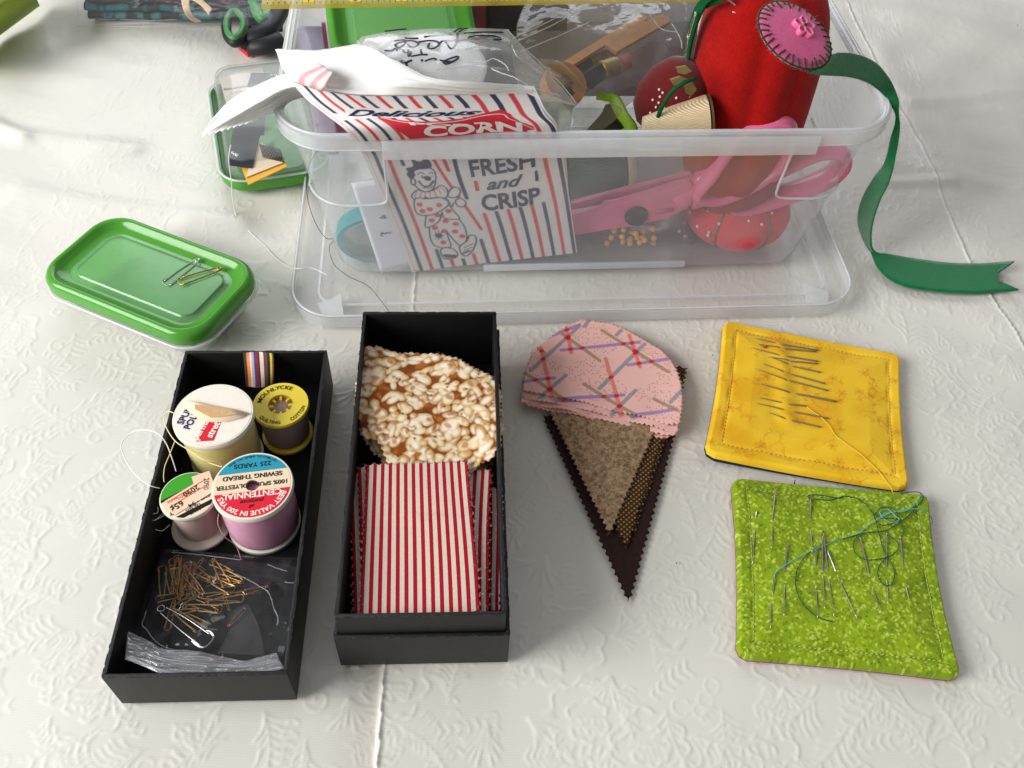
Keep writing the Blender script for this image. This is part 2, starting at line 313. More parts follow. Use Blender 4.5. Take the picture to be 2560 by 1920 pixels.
# ------------------------------------------------------------------ tablecloth: white embossed damask, real relief
def make_cloth():
    X0, X1, Y0, Y1, rs = -.66, .66, .03, 1.0, .0007
    nx, ny = int((X1-X0)/rs)+1, int((Y1-Y0)/rs)+1; H = np.zeros(nx*ny, np.float32)
    r = random.Random(5); S = []      # stroke samples x, y, width, height
    def stroke(pts, w, h, n=None):
        p = spline(pts, n or max(8, int(sum(np.linalg.norm(A(b)-A(a)) for a, b in zip(pts[:-1], pts[1:]))/.0006)))
        t = np.linspace(0, 1, len(p)); k = np.minimum(1, np.minimum(t, 1-t)*6+.15)
        S.append(np.c_[p, np.full(len(p), w*.72), h*k*1.35])
    def rot(p, a, o): ca, sa = math.cos(a), math.sin(a); return [(o[0]+x*ca-y*sa, o[1]+x*sa+y*ca) for x, y in p]
    def frond(o, a, L, n, curl):
        stroke(rot([(0, 0), (L*.5, curl*L*.12), (L, curl*L*.4)], a, o), .0007, .00030)
        for k in range(n):
            t = (k+.6)/n; bx, by = L*t, curl*L*.4*t*t
            for sd in (-1, 1):
                l = L*(.42-.22*t)*r.uniform(.8, 1.15); q = rot([(bx, by), (bx+l*.55, by+sd*l*.35), (bx+l*.8, by+sd*l*.85)], a, o)
                stroke(q, r.uniform(.0006, .0010), r.uniform(.0002, .00036))
    def fan(o, a, L, n, spread):
        for k in range(n):
            b = (k/(n-1)-.5)*spread; l = L*r.uniform(.75, 1.1)*(1-.25*abs(b)/spread)
            stroke(rot([(l*.12, 0), (l*.5, math.sin(b)*l*.35), (l*math.cos(b*.9), math.sin(b)*l)], a, o), r.uniform(.0006, .0011), r.uniform(.0002, .0004))
    def arcs(o, a, L, n, bend):
        for k in range(n):
            x = L*(k/n); y = bend*(x/L)**2*L; l = r.uniform(.005, .010); q = rot([(x-.0015, y-l*.5), (x+.0012, y), (x-.0012, y+l*.5)], a, o)
            stroke(q, r.uniform(.0006, .0009), r.uniform(.0002, .00036))
    def flower(o, R):
        for k in range(2):
            for j in range(6+2*k):
                b = 2*math.pi*j/(6+2*k)+r.random(); q = [(R*(.45+.4*k)*math.cos(b+d), R*(.45+.4*k)*math.sin(b+d)) for d in (-.4, 0, .4)]
                q[1] = (q[1][0]*1.22, q[1][1]*1.22); stroke(rot(q, 0, o), .0009, .00034)
        for j in range(5): arcs((o[0]-R*.3+j*R*.15, o[1]-R*.2), 1.4+r.uniform(-.2, .2), R*.4, 2, 0)
    def grapes(o, n):
        for k in range(n):
            c = (o[0]+r.uniform(-.011, .011), o[1]+r.uniform(-.011, .011)); R = r.uniform(.003, .0042)
            stroke([(c[0]+R*math.cos(t), c[1]+R*math.sin(t)) for t in np.linspace(0, 6.3, 9)], .0006, .00024)
    def curl(o, a, R):
        stroke(rot([(R*(1-t/8.5)*math.cos(t), R*(1-t/8.5)*math.sin(t)) for t in np.linspace(0, 7, 14)], a, o), .0009, .0003)
    placed = []
    for _ in range(12000):
        o = (r.uniform(X0, X1), r.uniform(Y0, Y1))
        k = r.random(); rad = .019 if k < .6 else .013
        if any((o[0]-q[0])**2+(o[1]-q[1])**2 < (.37*(rad+q[2]))**2 for q in placed): continue
        placed.append((o[0], o[1], rad)); a = r.uniform(0, 6.28)
        if k < .24: frond(o, a, r.uniform(.022, .036), r.randint(6, 10), r.choice((-1, 1)))
        elif k < .46: fan(o, a, r.uniform(.016, .027), r.randint(6, 10), r.uniform(1.2, 2.2))
        elif k < .60: flower(o, r.uniform(.014, .021))
        elif k < .80: arcs(o, a, r.uniform(.018, .03), r.randint(5, 9), r.uniform(-.3, .3))
        elif k < .90: grapes(o, r.randint(4, 7))
        else: curl(o, a, r.uniform(.005, .008))
    S = np.vstack(S); K = 3; ix = ((S[:, 0]-X0)/rs); iy = ((S[:, 1]-Y0)/rs); i0 = np.round(ix).astype(int); j0 = np.round(iy).astype(int)
    for dj in range(-K, K+1):
        for di in range(-K, K+1):
            i, j = i0+di, j0+dj; ok = (i >= 0) & (i < nx) & (j >= 0) & (j < ny)
            d2 = ((i-ix)**2+(j-iy)**2)*rs*rs; h = S[:, 3]*np.exp(-d2/(S[:, 2]**2))
            np.maximum.at(H, (j*nx+i)[ok], h[ok].astype(np.float32))
    H = H.reshape(ny, nx)
    def dens(segs):
        o = [segs[0][0]]
        for a, b, st in segs:
            n = max(1, int(round((b-a)/st))); o += list(a+(b-a)*(np.arange(n)+1)/n)
        return A(o)
    xs = dens([(-2.2, -.66, .14), (-.66, -.34, .0024), (-.34, .34, .00080), (.34, .66, .0022), (.66, 2.2, .14)])
    ys = dens([(-.5, .03, .08), (.03, .10, .006), (.10, .42, .00080), (.42, .62, .0014), (.62, 1.0, .003), (1.0, 1.6, .1)])
    X, Y = np.meshgrid(xs, ys)
    fx = np.clip((X-X0)/rs, 0, nx-1.01); fy = np.clip((Y-Y0)/rs, 0, ny-1.01); i = fx.astype(int); j = fy.astype(int); f = fx-i; g = fy-j
    Z = H[j, i]*(1-f)*(1-g)+H[j, i+1]*f*(1-g)+H[j+1, i]*(1-f)*g+H[j+1, i+1]*f*g
    # soft undulation, wrinkles and pressed folds of the cloth (never above the table plane where things stand)
    und = .0011*np.sin(X*31+2.1*np.sin(Y*17))*np.sin(Y*27+1.3*np.sin(X*13))
    edge = np.clip((np.abs(X+.02)-.30)/.12, 0, 1)+np.clip((Y-.60)/.1, 0, 1)*np.clip((-.16-X)/.06, 0, 1); edge = np.clip(edge, 0, 1)
    def seg(ax, ay, bx, by):
        dx, dy = bx-ax, by-ay; L2 = dx*dx+dy*dy; t = ((X-ax)*dx+(Y-ay)*dy)/L2; tc = np.clip(t, 0, 1); return ((X-ax)*dy-(Y-ay)*dx)/math.sqrt(L2), np.hypot(X-ax-tc*dx, Y-ay-tc*dy), t
    W_ = 0*X
    for (u0, v0, u1, v1, h, w) in ((0, 330, 330, 370, .0032, .010), (-40, 300, 60, 345, .004, .007), (230, 395, 560, 520, .0022, .016), (60, 480, 600, 560, .0030, .011), (480, 560, 700, 620, .002, .012),
                                   (2240, 405, 2560, 470, .0022, .010), (2230, 455, 2380, 452, .0026, .006), (2290, 250, 2560, 230, .0016, .008), (2210, 120, 2330, 420, .0015, .012), (0, 200, 500, 180, .0022, .03)):
        a, b = P(u0, v0), P(u1, v1); d, D, t = seg(a[0], a[1], b[0], b[1]); W_ += h*np.exp(-(D/w)**2)
    def fold(pts, lo, w, ridge):      # one side of the line lies lower, with a crisp edge
        nonlocal Z
        q = [P(*p) for p in pts]
        for a, b in zip(q[:-1], q[1:]):
            d, D, t = seg(a[0], a[1], b[0], b[1]); mk_ = (t >= 0) & (t < 1); zz = lo*np.exp(-np.abs(d)/w)
            Z = Z+np.where(mk_, np.where(d < 0, -zz, 0)+ridge*np.exp(-(d/.0011)**2), 0)
    fold([(938, 1925), (957, 1660), (1000, 1180), (1036, 690), (1050, 500)], .0060, .016, .0013)
    fold([(2120, 0), (2210, 190), (2300, 350), (2345, 455)], .0010, .004, .0008); fold([(2345, 455), (2390, 560), (2430, 660), (2500, 770), (2580, 890)], .0012, .004, .0010)
    Z = Z-.0018+und*.55*(1-edge)+edge*(und*2.4+.0006)+W_+np.clip((np.abs(X+.02)-.24)/.10, 0, 1)*.0011*np.sin(X*63+Y*38+2*np.sin(Y*29))*np.sin(Y*71-X*20)
    n1, n2 = len(xs), len(ys); a = (np.arange(n2-1)[:, None]*n1+np.arange(n1-1)[None]).ravel(); F = np.c_[a, a+1, a+n1+1, a+n1]
    # satin cotton material with a faint rib weave
    m_, nt, out = nodes('white_damask'); b = N(nt, 'ShaderNodeBsdfPrincipled'); nt.links.new(b.outputs[0], out.inputs[0])
    nt.links.new(vary(nt, L4((221, 218, 210)), .03, 14), b.inputs['Base Color']); b.inputs['Roughness'].default_value = .38; b.inputs['Specular IOR Level'].default_value = .5; b.inputs['Sheen Weight'].default_value = .15
    tc = N(nt, 'ShaderNodeTexCoord'); wv = N(nt, 'ShaderNodeTexWave', bands_direction='Y'); wv.inputs['Scale'].default_value = 260; wv.inputs['Distortion'].default_value = 5; wv.inputs['Detail'].default_value = 2; nt.links.new(tc.outputs['Object'], wv.inputs['Vector'])
    bp = N(nt, 'ShaderNodeBump'); bp.inputs['Strength'].default_value = .05; bp.inputs['Distance'].default_value = .0004; nt.links.new(wv.outputs[1], bp.inputs['Height']); nt.links.new(bp.outputs[0], b.inputs['Normal'])
    mk('tablecloth', np.c_[X.ravel(), Y.ravel(), Z.ravel()], F, m_, label='white satin tablecloth embossed with scrolling flowers and leaves', kind='structure')
make_cloth()
# ------------------------------------------------------------------ black cardboard trays
BLACK = pm('black_textured_board', (17, 18, 20), .48, spec=.42, var=.12, bump=.7, bscale=1700, mottle=(1300, (66, 68, 72), .66, .80))
BLACKIN = pm('black_board_lining', (8, 8, 9), .7, spec=.2, var=.15, bump=.4, bscale=1800)
BW, BL_, BH, TH, YAW = .0801, .1900, .0311, .0019, .0795
fL = yawframe((-.3095*KH, .3489*KH, 0), YAW); fC = yawframe((-.0805*KH, .4052*KH, 0), YAW)
def tray(name, fr, w, l, z0, h, label, y0=0., bow=0.):
    t = thing(name, fr((0, y0+l/2, z0))[0], label, 'box')
    mk('base_panel', *boxVF(fr, -w/2+TH, w/2-TH, y0+TH, y0+l-TH, z0+.0002, z0+TH, .0002), BLACKIN, t, 40)
    mk('wall', *boxVF(fr, -w/2, w/2, y0, y0+TH, z0, z0+h), BLACK, t, 40); mk('wall', *boxVF(fr, -w/2, w/2, y0+l-TH, y0+l, z0, z0+h), BLACK, t, 40)
    mk('wall', *boxVF(fr, -w/2, -w/2+TH, y0+TH, y0+l-TH, z0, z0+h-.0002), BLACK, t, 40); mk('wall', *boxVF(fr, w/2-TH, w/2, y0+TH, y0+l-TH, z0, z0+h-.0002), BLACK, t, 40)
    wr = MB(); r = random.Random(int(w*1e5)+int(h*1e5)+int(fr.o[0]*1e4))
    for a, b in (((-w/2, y0), (w/2, y0)), ((w/2, y0), (w/2, y0+l)), ((-w/2, y0), (-w/2, y0+l)), ((-w/2, y0+l), (w/2, y0+l))):
        for _ in range(34):
            q = r.random()**1.5; q = q if r.random() < .5 else 1-q; d = r.uniform(.0004, .0022)/math.dist(a, b); p = [(a[0]+(b[0]-a[0])*v, a[1]+(b[1]-a[1])*v, z0+h-.0001-(.0002 if a[0] == b[0] else 0)) for v in (max(q-d, .004), min(q+d, .996))]; wr.add(*tubeVF(fr(p), .00015, 4))
    wr.build('edge_wear', WEAR, t, True, kind='stuff'); return t
WEAR = pm('worn_board_edge', (54, 55, 58), .7, var=.2)
tray('cardboard_tray', fL, BW, BL_, .0003, BH, 'open black cardboard tray holding thread spools and a bag of safety pins')
tray('cardboard_tray', fC, BW, BL_, .0003, BH, 'outer black cardboard tray with a taller black tray standing in it')
tray('cardboard_tray', fC, BW-2*TH-.0006, BL_-2*TH-.0004, .0026, .0460, 'inner black cardboard tray holding popcorn print and red striped fabric', y0=TH+.0002)
# ------------------------------------------------------------------ storage bin and its lid
MILKY = tp('milky_clear_plastic', (242, 247, 253), .135, .14, .05, var=.3, vscale=25, trs=.4)
MILKYRIM = tp('frosted_rim_plastic', (246, 249, 253), .50, .16, .09, var=.12, trs=.35)
MILKYLID = tp('frosted_lid_plastic', (248, 248, 249), .12, .22, .05, var=.2, trs=.25)
fB = yawframe((.0279, .5215, 0), .113)
ZB, ZR = .0052, .126
def wallh(z): k = (z-ZB)/(ZR-ZB); return .156+.0175*k, .075+.0145*k, .022+.006*k
def bring(z, off=0., n=8): hx, hy, r = wallh(z); return ring(fB, rrect(hx+off, hy+off, r+off, n), z)
def PB(u, v, b):                       # pixel ray meets the upright plane at depth b of the bin's own frame
    d = ray(u, v); return CAM+d*((b-(CAM-fB.o)@fB.y)/(d@fB.y))
def PWall(u, v, off):                  # pixel ray meets the inner front wall, off metres behind it
    b = -.09
    for _ in range(8): p = PB(u, v, b); z = min(max(p[2], ZB), ZR+.03); b = -wallh(z)[1]+off
    return p
bin_ = thing('storage_bin', fB((0, 0, ZB))[0], 'clear plastic storage bin full of sewing supplies, standing on its lid', 'storage bin')
zs = [ZB, ZB+.0006, ZB+.003, .03, .06, .09, ZR-.002]
rings = [bring(z, -.004 if k == 0 else (-.0012 if k == 1 else 0)) for k, z in enumerate(zs)]+[bring(z, -.0011 if k < 6 else -.004) for k, z in enumerate(zs[::-1])]
rings[-1] = bring(ZB+.0012, -.006)
V, F = loftVF(rings, True, True); fix(mk('body', V, F, MILKY, bin_, 50))
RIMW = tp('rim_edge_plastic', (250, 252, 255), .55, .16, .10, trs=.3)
rim = [bring(ZR-.004, .0004), bring(ZR-.0005, .0004), bring(ZR, .0012), bring(ZR, .0045), bring(ZR-.0008, .0055), bring(ZR-.009, .0062), bring(ZR-.009, .0052), bring(ZR-.0022, .0044)]
V, F = loftVF(rim, loop=True); fix(mk('rim', V, F, MILKYRIM, bin_, 50))
hx, hy, r_ = wallh(ZR)
mk('rim_highlight', *tubeVF(bring(ZR+.0001, .0030, 12), .0011, 8, True), RIMW, bin_)  # white beads, this and the next, draw the rim's highlight lines
mk('rim_highlight', *tubeVF(bring(ZR-.0088, .0058, 12), .0007, 8, True), RIMW, bin_)
mk('latch_ledge', *boxVF(fB, -.118, .128, -hy-.0078, -hy-.0063, ZR-.0135, ZR-.0012, .0006), MILKYRIM, bin_, 40)
for sx in (-1, 1):                     # moulded bead round each front corner
    pth = [fB((sx*.118, -wallh(z)[1]-.0006, z))[0] for z in (.111, .100, .090, .080)]
    q = rrect(*wallh(.070), 8); q = q[(q[:, 1] < -.03) & (q[:, 0]*sx > .05)]; q = q[np.argsort(q[:, 1])] if True else q
    pth += [fB((sx*.121, -wallh(.071)[1]-.0006, .071))[0]]+[fB((x*1.004, y*1.006, .0695))[0] for x, y in q]+[fB((sx*wallh(.0695)[0]+sx*.0006, .0, .0695))[0]]
    tube('corner_bead', spline(pth, 60), .0009, MILKYRIM, bin_, 6)
mk('foot_step', *boxVF(fB, -.06, .075, -.0765, -.0745, ZB+.0015, ZB+.0065, .0007), MILKYRIM, bin_, 40)
fLid = yawframe((.0290, .5140, 0), .113)
lid = thing('bin_lid', fLid.o, 'flat frosted plastic lid lying under the storage bin', 'lid')
def lring(hx, hy, r, z): return ring(fLid, rrect(hx, hy, r, 10), z)
LX, LY = .1835, .1105
rings = [lring(LX-.004, LY-.004, .024, .0006), lring(LX-.0012, LY-.0012, .027, .0012), lring(LX, LY, .028, .0030), lring(LX, LY, .028, .0105), lring(LX-.0012, LY-.0012, .027, .0105), lring(LX-.0024, LY-.0024, .026, .0042), lring(LX-.012, LY-.012, .02, .0040)]
V, F = loftVF(rings, True, True); fix(mk('lid_panel', V, F, MILKYLID, lid, 50))
V, F = loftVF([lring(LX-.0155, LY-.0155, .014, .0041), lring(LX-.0155, LY-.0155, .014, .0050), lring(LX-.0170, LY-.0170, .013, .0050), lring(LX-.0170, LY-.0170, .013, .0041)], loop=True); fix(mk('lid_bead', V, F, MILKYRIM, lid, 50))
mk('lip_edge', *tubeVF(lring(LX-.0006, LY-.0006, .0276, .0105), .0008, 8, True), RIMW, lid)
V, F = loftVF([lring(LX+.0002, LY+.0002, .0282, .0012), lring(LX+.0006, LY+.0006, .0284, .0100)]); mk('lip', V, F, MILKYRIM, lid)
for sx in (-1, 1):
    out = [(sx*.150, -.1055), (sx*.164, -.1045), (sx*.167, -.094), (sx*.158, -.090), (sx*.153, -.086)]
    V, F = loftVF([ring(fLid, A(out), .0042), ring(fLid, A(out), .0064)], True, True); fix(mk('latch_tab', V, F, MILKYRIM, lid, False))
# ------------------------------------------------------------------ spools in the left tray
WHITEPL = pm('white_spool_plastic', (235, 230, 215), .45, var=.05, vscale=400, bump=.15, bscale=1500)
YELPL = pm('yellow_spool_plastic', (236, 214, 66), .35, spec=.5, var=.04)
CREAMLAB = pm('cream_paper_label', (238, 216, 184), .75, var=.05)
def ink(name, c): return pm(name, c, .7, spec=.2, var=.03)
INKK, INKW, INKB, INKR, INKT, INKG = ink('black_ink', (28, 26, 26)), ink('white_print', (243, 236, 226)), ink('navy_print', (32, 38, 96)), ink('red_print', (222, 36, 58)), ink('turquoise_print', (44, 152, 178)), ink('green_print', (62, 160, 44))
INKO = ink('orange_print', (226, 110, 84)); DARKH = pm('spool_hole', (110, 66, 40), .8); INKBR = ink('brown_print', (74, 56, 22))
PIVOT = {}
def thread_mat(name, c):
    m_ = pm(name, c, .42, spec=.45, var=.06, vscale=300, sheen=.3); nt = m_.node_tree; b = [n for n in nt.nodes if n.type == 'BSDF_PRINCIPLED'][0]
    tc = N(nt, 'ShaderNodeTexCoord'); wv = N(nt, 'ShaderNodeTexWave', bands_direction='Z'); wv.inputs['Scale'].default_value = 420; wv.inputs['Distortion'].default_value = 1.5; wv.inputs['Detail'].default_value = 2; nt.links.new(tc.outputs['Object'], wv.inputs['Vector'])
    bp = N(nt, 'ShaderNodeBump'); bp.inputs['Strength'].default_value = .9; bp.inputs['Distance'].default_value = .0004; nt.links.new(wv.outputs[1], bp.inputs['Height']); nt.links.new(bp.outputs[0], b.inputs['Normal']); return m_
def spool(name, u, v, rpx, zt, label, fl, th, tmat, fmat, bulge=1., zb=.0024, hole=.0032, tilt=(0, 0), rb=None, hmat=None):
    p = P(u, v, zt); R = rpx*depth(p)/FPX; ax = A([tilt[0], tilt[1], 1.]); ax /= np.linalg.norm(ax)
    base = p-ax*((zt-zb)/ax[2]); fr = Frame(base, (1, 0, -ax[0]), (0, 1, -ax[1])); h = (zt-zb)/ax[2]
    t = thing(name, base, label, 'spool', 'thread spools in the black tray'); rb = rb or R*.93
    lathe('top_flange', [(hole, h-.001), (R*.62, h-fl), (R*.96, h-fl), (R, h-fl*.75), (R, h-fl*.25), (R*.975, h), (hole, h)], fmat, t, fr, 56, 40, close=True)
    lathe('bottom_flange', [(hole, .0005), (rb*.97, 0), (rb, fl*.3), (rb, fl*.8), (rb*.95, fl), (rb*.6, fl), (hole, fl*.9)], fmat, t, fr, 56, 40, close=True)
    r0 = R*th; lathe('thread', [(r0*.86, fl*.9), (r0*.97, fl+.0012), (r0*bulge, fl+.004), (r0*bulge*1.01, h*.5), (r0*bulge, h-fl-.004), (r0*.97, h-fl-.0012), (r0*.88, h-fl*.95)], tmat, t, fr, 64, 50)
    lathe('hole', [(hole*.98, h-.0006), (hole*.98, h-.009), (.0002, h-.009)], hmat or DARKH, t, fr, 24, False, caps=(False, True))
    return t, fr, h, R
def lab(fr, h, V, F, name, mat, parent, lift=.00012, **kw): return mk(name, fr(np.c_[V, np.full(len(V), h+lift)]), F, mat, parent, False, **kw)
def disc2(R, ri=.0033, n=64):
    a = np.linspace(0, 2*math.pi, n, endpoint=False); V = np.vstack([np.c_[np.cos(a)*R, np.sin(a)*R], np.c_[np.cos(a)*ri, np.sin(a)*ri]]); return V, [(k, (k+1) % n, n+(k+1) % n, n+k) for k in range(n)]
def segm(R, y0, y1, n=24, ri=.0033):   # horizontal slab of a disc between y0 and y1
    ys = np.linspace(y0, y1, n); V = []; F = []
    for y in ys:
        x = math.sqrt(max(R*R-y*y, 0)); xi = math.sqrt(max(ri*ri-y*y, 0)); V += [(-x, y), (-xi, y), (xi, y), (x, y)]
    for k in range(n-1): F += [(4*k, 4*k+1, 4*k+5, 4*k+4), (4*k+1, 4*k+2, 4*k+6, 4*k+5), (4*k+2, 4*k+3, 4*k+7, 4*k+6)]
    F = [f for f in F if not (abs(A(V)[list(f)]).max() < ri*1.02)]
    return A(V), F
def R2(V, a): V = A(V, float); return np.c_[V[:, 0]*math.cos(a)-V[:, 1]*math.sin(a), V[:, 0]*math.sin(a)+V[:, 1]*math.cos(a)]
# pink thread, red white and blue label (printed upside down to us, turned a little)
t, fr, h, R = spool('thread_spool', 631, 1213, 101, .0405, 'large spool of pink thread with red, cream and turquoise paper label', .0036, .92, thread_mat('pink_thread', (236, 152, 192)), WHITEPL)
q = math.radians(183+9); Rl = R*.93; Lb = lab(fr, h, *disc2(Rl), 'paper_label', CREAMLAB, t)
for y0, y1, mt, nm in ((R*.18, Rl*.999, INKR, 'red_field'), (-Rl*.999, -R*.40, INKT, 'blue_field')):
    V, F = segm(Rl, y0, y1); lab(fr, h, R2(V, q), F, nm, mt, Lb, .00022)
def txt(fr, h, s, size, pos, ang, mat, parent, mir=1, shear=0., bold=.0, lift=.00032, arc=None, name='lettering'):
    V, F = text2d(s, size, shear=shear, bold=bold)
    if arc: V = arcmap(V, arc[0], arc[1], arc[2])
    V = R2(V, ang)+A(pos); return lab(fr, h, V, F, name, mat, parent, lift)
def rp(x, y, a): return (x*math.cos(a)-y*math.sin(a), x*math.sin(a)+y*math.cos(a))
# segm red sits at local -y before the turn, which q carries to the near side; local +y is the far (blue) side
yb = lambda f: R*f
for s, sz, y, mt, sh in (('225 YARDS', .0038, -.60, INKK, 0), ('SEWING THREAD', .0037, -.26, INKK, 0), ('100% SPUN POLYESTER', .0034, .0, INKK, 0), ('CENTENNIAL', .0047, .28, INKW, 0), ('all', .0028, .62, INKK, .3), ('purpose', .0034, .48, INKK, .3)):
    txt(fr, h, s, sz, rp(0, yb(y)-sz*.35, q), q, mt, Lb, bold=.02, shear=sh)
txt(fr, h, 'BEST VALUE IN 200 YRS', .0036, (0, 0), q, INKW, Lb, bold=.02, arc=(R*.76, math.pi/2, False))
txt(fr, h, 'LILY MILLS CO., SHELBY, N.C. 28150', .0017, (0, 0), q, INKK, Lb, bold=.02, arc=(R*.89, -math.pi/2, True))
# white and yellow spool with a torn label
t, fr, h, R = spool('thread_spool', 533, 1036, 100, .0425, 'large white topped spool of pale yellow thread with a torn label', .0040, .90, thread_mat('pale_yellow_thread', (246, 232, 130)), WHITEPL, rb=.0195)
q = math.radians(3); Lb = lab(fr, h, *disc2(R*.94), 'paper_label', pm('white_paper_label', (240, 232, 220), .8, var=.05), t)
V = A([(-R*.20, -R*.86), (R*.22, -R*.80), (R*.26, -R*.16), (-R*.12, -R*.22)]); lab(fr, h, V, [(0, 1, 2, 3)], 'red_field', INKR, Lb, .00022)
for s, sz, pos, mt in (('SPUN', .0050, (-R*.60, -R*.10), INKB), ('POLY', .0050, (-R*.40, -R*.24), INKB), ('perma', .0052, (-R*.10, -R*.52), INKW), ('stret', .0052, (R*.20, -R*.50), INKW)):
    txt(fr, h, s, sz, pos, math.radians(78), mt, Lb, bold=.025, lift=.0004)
pp = [(-.86, .34), (-.4, .30), (.0, .22), (.5, .16), (.9, .06), (.74, -.08), (.4, -.22), (.05, -.26), (-.35, -.16), (-.66, .06)]
V = A(pp)*R; zz = h+.0006+.0022*np.clip(V[:, 1]/R+.2, 0, .5); V3 = fr(np.c_[V, zz]); c = V3.mean(0)+A([0, 0, .0006]); n = len(pp)
mk('torn_flap', np.vstack([V3, c[None], V3-A([0, 0, .0003]), c[None]-A([0, 0, .0003])]), [(k, (k+1) % n, n) for k in range(n)]+[(n+1+(k+1) % n, n+1+k, 2*n+1) for k in range(n)]+[(k, n+1+k, n+1+(k+1) % n, (k+1) % n) for k in range(n)], CREAMLAB, Lb)
V = A([(-.50, .20), (-.1, .18), (.4, .10), (.62, .0), (.3, -.10), (0, -.15), (-.2, -.06), (-.45, .06)])*R; zz = h+.0011+.0022*np.clip(V[:, 1]/R+.2, 0, .5); mk('glue_stain', fr(np.c_[V, zz+.0002]), [tuple(range(8))[::-1]], pm('tan_glue', (206, 166, 122), .85, var=.12, vscale=500), Lb, False)
# yellow plastic spool with mauve grey thread
t, fr, h, R = spool('thread_spool', 701, 1010, 70, .0315, 'small yellow plastic spool of mauve grey quilting thread', .0030, .83, thread_mat('mauve_grey_thread', (158, 132, 122)), YELPL, hole=.0066, hmat=pm('yellow_hub', (196, 160, 30), .5))
for k in range(8):
    a = k*math.pi/4+.2; f2 = Frame(fr.o, fr.x*math.cos(a)+fr.y*math.sin(a), -fr.x*math.sin(a)+fr.y*math.cos(a)); mk('hub_rib', *boxVF(f2, .0040, .0068, -.0006, .0006, h-.010, h-.0012, .0002), YELPL, t, 40)
txt(fr, h, 'MOLNLYCKE', .0035, (0, 0), 0, INKBR, t, bold=.02, arc=(R*.68, math.radians(124), False)); txt(fr, h, 'QUILTING', .0029, (0, 0), 0, INKBR, t, bold=.02, arc=(R*.90, math.radians(-106), True)); txt(fr, h, 'COTTON', .0029, (0, 0), 0, INKBR, t, bold=.02, arc=(R*.90, math.radians(-28), True))
# small white spool with green label and price stickers
t, fr, h, R = spool('thread_spool', 470, 1238, 70, .0335, 'small white spool of faded cream pink thread with a green label and price sticker', .0030, .80, thread_mat('cream_pink_thread', (226, 190, 176)), WHITEPL, rb=.0150)
q = math.radians(180+38); Rl = R*.94; Lb = lab(fr, h, *disc2(Rl), 'paper_label', CREAMLAB, t)
V, F = segm(Rl, -Rl*.999, -R*.30); lab(fr, h, R2(V, q), F, 'green_field', INKG, Lb, .00022)
V, F = segm(Rl, -R*.30, -R*.20); lab(fr, h, R2(V, q), F, 'black_band', INKK, Lb, .00022)
V, F = segm(Rl, R*.62, R*.80); lab(fr, h, R2(V, q), F, 'black_band', INKK, Lb, .00022)
for s, sz, x, y in (('PREMIUM QUALITY', .0028, .0, .42), ('125 YDS', .0022, .05, .62), ('114 M', .0022, .05, .80), ('ART', .0026, -.62, -.02)): txt(fr, h, s, sz, rp(R*x, R*y-.001, q), q, INKK, Lb, bold=.02)
stk = R2(A([(-.90, -.36), (.62, -.36), (.62, .38), (-.90, .38)])*R, q+.10); fs = lab(fr, h, stk+A([-.0006, -.0022]), [(0, 1, 2, 3)], 'price_sticker', pm('peach_sticker', (240, 205, 178), .8, var=.04), Lb, .0005)
for s, sz, x, y, mt in (('65¢', .0046, .38, .10, INKK), ('2090', .0042, -.30, -.14, INKK), ('94', .0038, -.05, .40, INKK), ('PRICE', .0018, .40, -.16, INKO), ('LAYN', .0026, .0, -.12, INKO)): txt(fr, h, s, sz, A(rp(R*x, R*y-.0015, q+.10))+A([-.0006, -.0022]), q+.10, mt, fs, lift=.0007, bold=.01)
for y in (-.02, -.26): V = R2(A([(-.85, y-.015), (.58, y-.015), (.58, y+.015), (-.85, y+.015)])*R, q+.10)+A([-.0006, -.0022]); lab(fr, h, V, [(0, 1, 2, 3)], 'rule_line', INKO, fs, .00065)
stk = R2(A([(-.95, -.70), (-.30, -.70), (-.30, .16), (-.95, .16)])*R, q-.16); fs = lab(fr, h, stk, [(0, 1, 2, 3)], 'price_sticker', bpy.data.materials['peach_sticker'], Lb, .0004); txt(fr, h, '2090', .0036, rp(-R*.62, -R*.2, q-.16), q-.16+1.3, INKK, fs, lift=.0006)
# striped ribbon roll leaning on the back wall
RS = Ras(.024, .03, .0003, (60, 30, 24))
for x0, x1, c in ((0, .0022, (70, 40, 34)), (.0022, .0046, (232, 140, 60)), (.0046, .0058, (240, 225, 215)), (.0058, .0076, (190, 170, 190)), (.0076, .009, (40, 70, 130)), (.009, .0108, (150, 30, 50)), (.0108, .0118, (60, 28, 30)), (.0118, .0145, (238, 228, 210)), (.0145, .0158, (150, 40, 50)), (.0158, .0170, (70, 100, 80)), (.0170, .0190, (60, 24, 34)), (.0190, .0204, (238, 210, 80)), (.0204, .024, (120, 90, 40))):
    RS.poly([(x0, 0), (x1, 0), (x1, .03), (x0, .03)], c)
Sr = netS([[P(609, 883, .031), P(645, 881, .031), P(684, 884, .031)], [P(612, 905, .028), P(647, 903, .029), P(685, 906, .028)], [P(614, 935, .0215), P(649, 934, .022), P(685, 934, .0215)], [P(617, 962, .012), P(650, 966, .012), P(682, 957, .012)]])
V, F, uv = gridVF(Sr, 80, 60, .0012); g = RS.at(uv[:, 0]*.0215, uv[:, 1]*.03)*(1+.16*np.sin(uv[:, 1]*170))[:, None]
mk('striped_ribbon', V, F, pm('woven_ribbon', None, .7, attr=True, bump=.3, bscale=1800, sheen=.2), col=g, uv=uv, label='folded ribbon with orange, white, blue and maroon stripes at back of the tray', cat='ribbon')
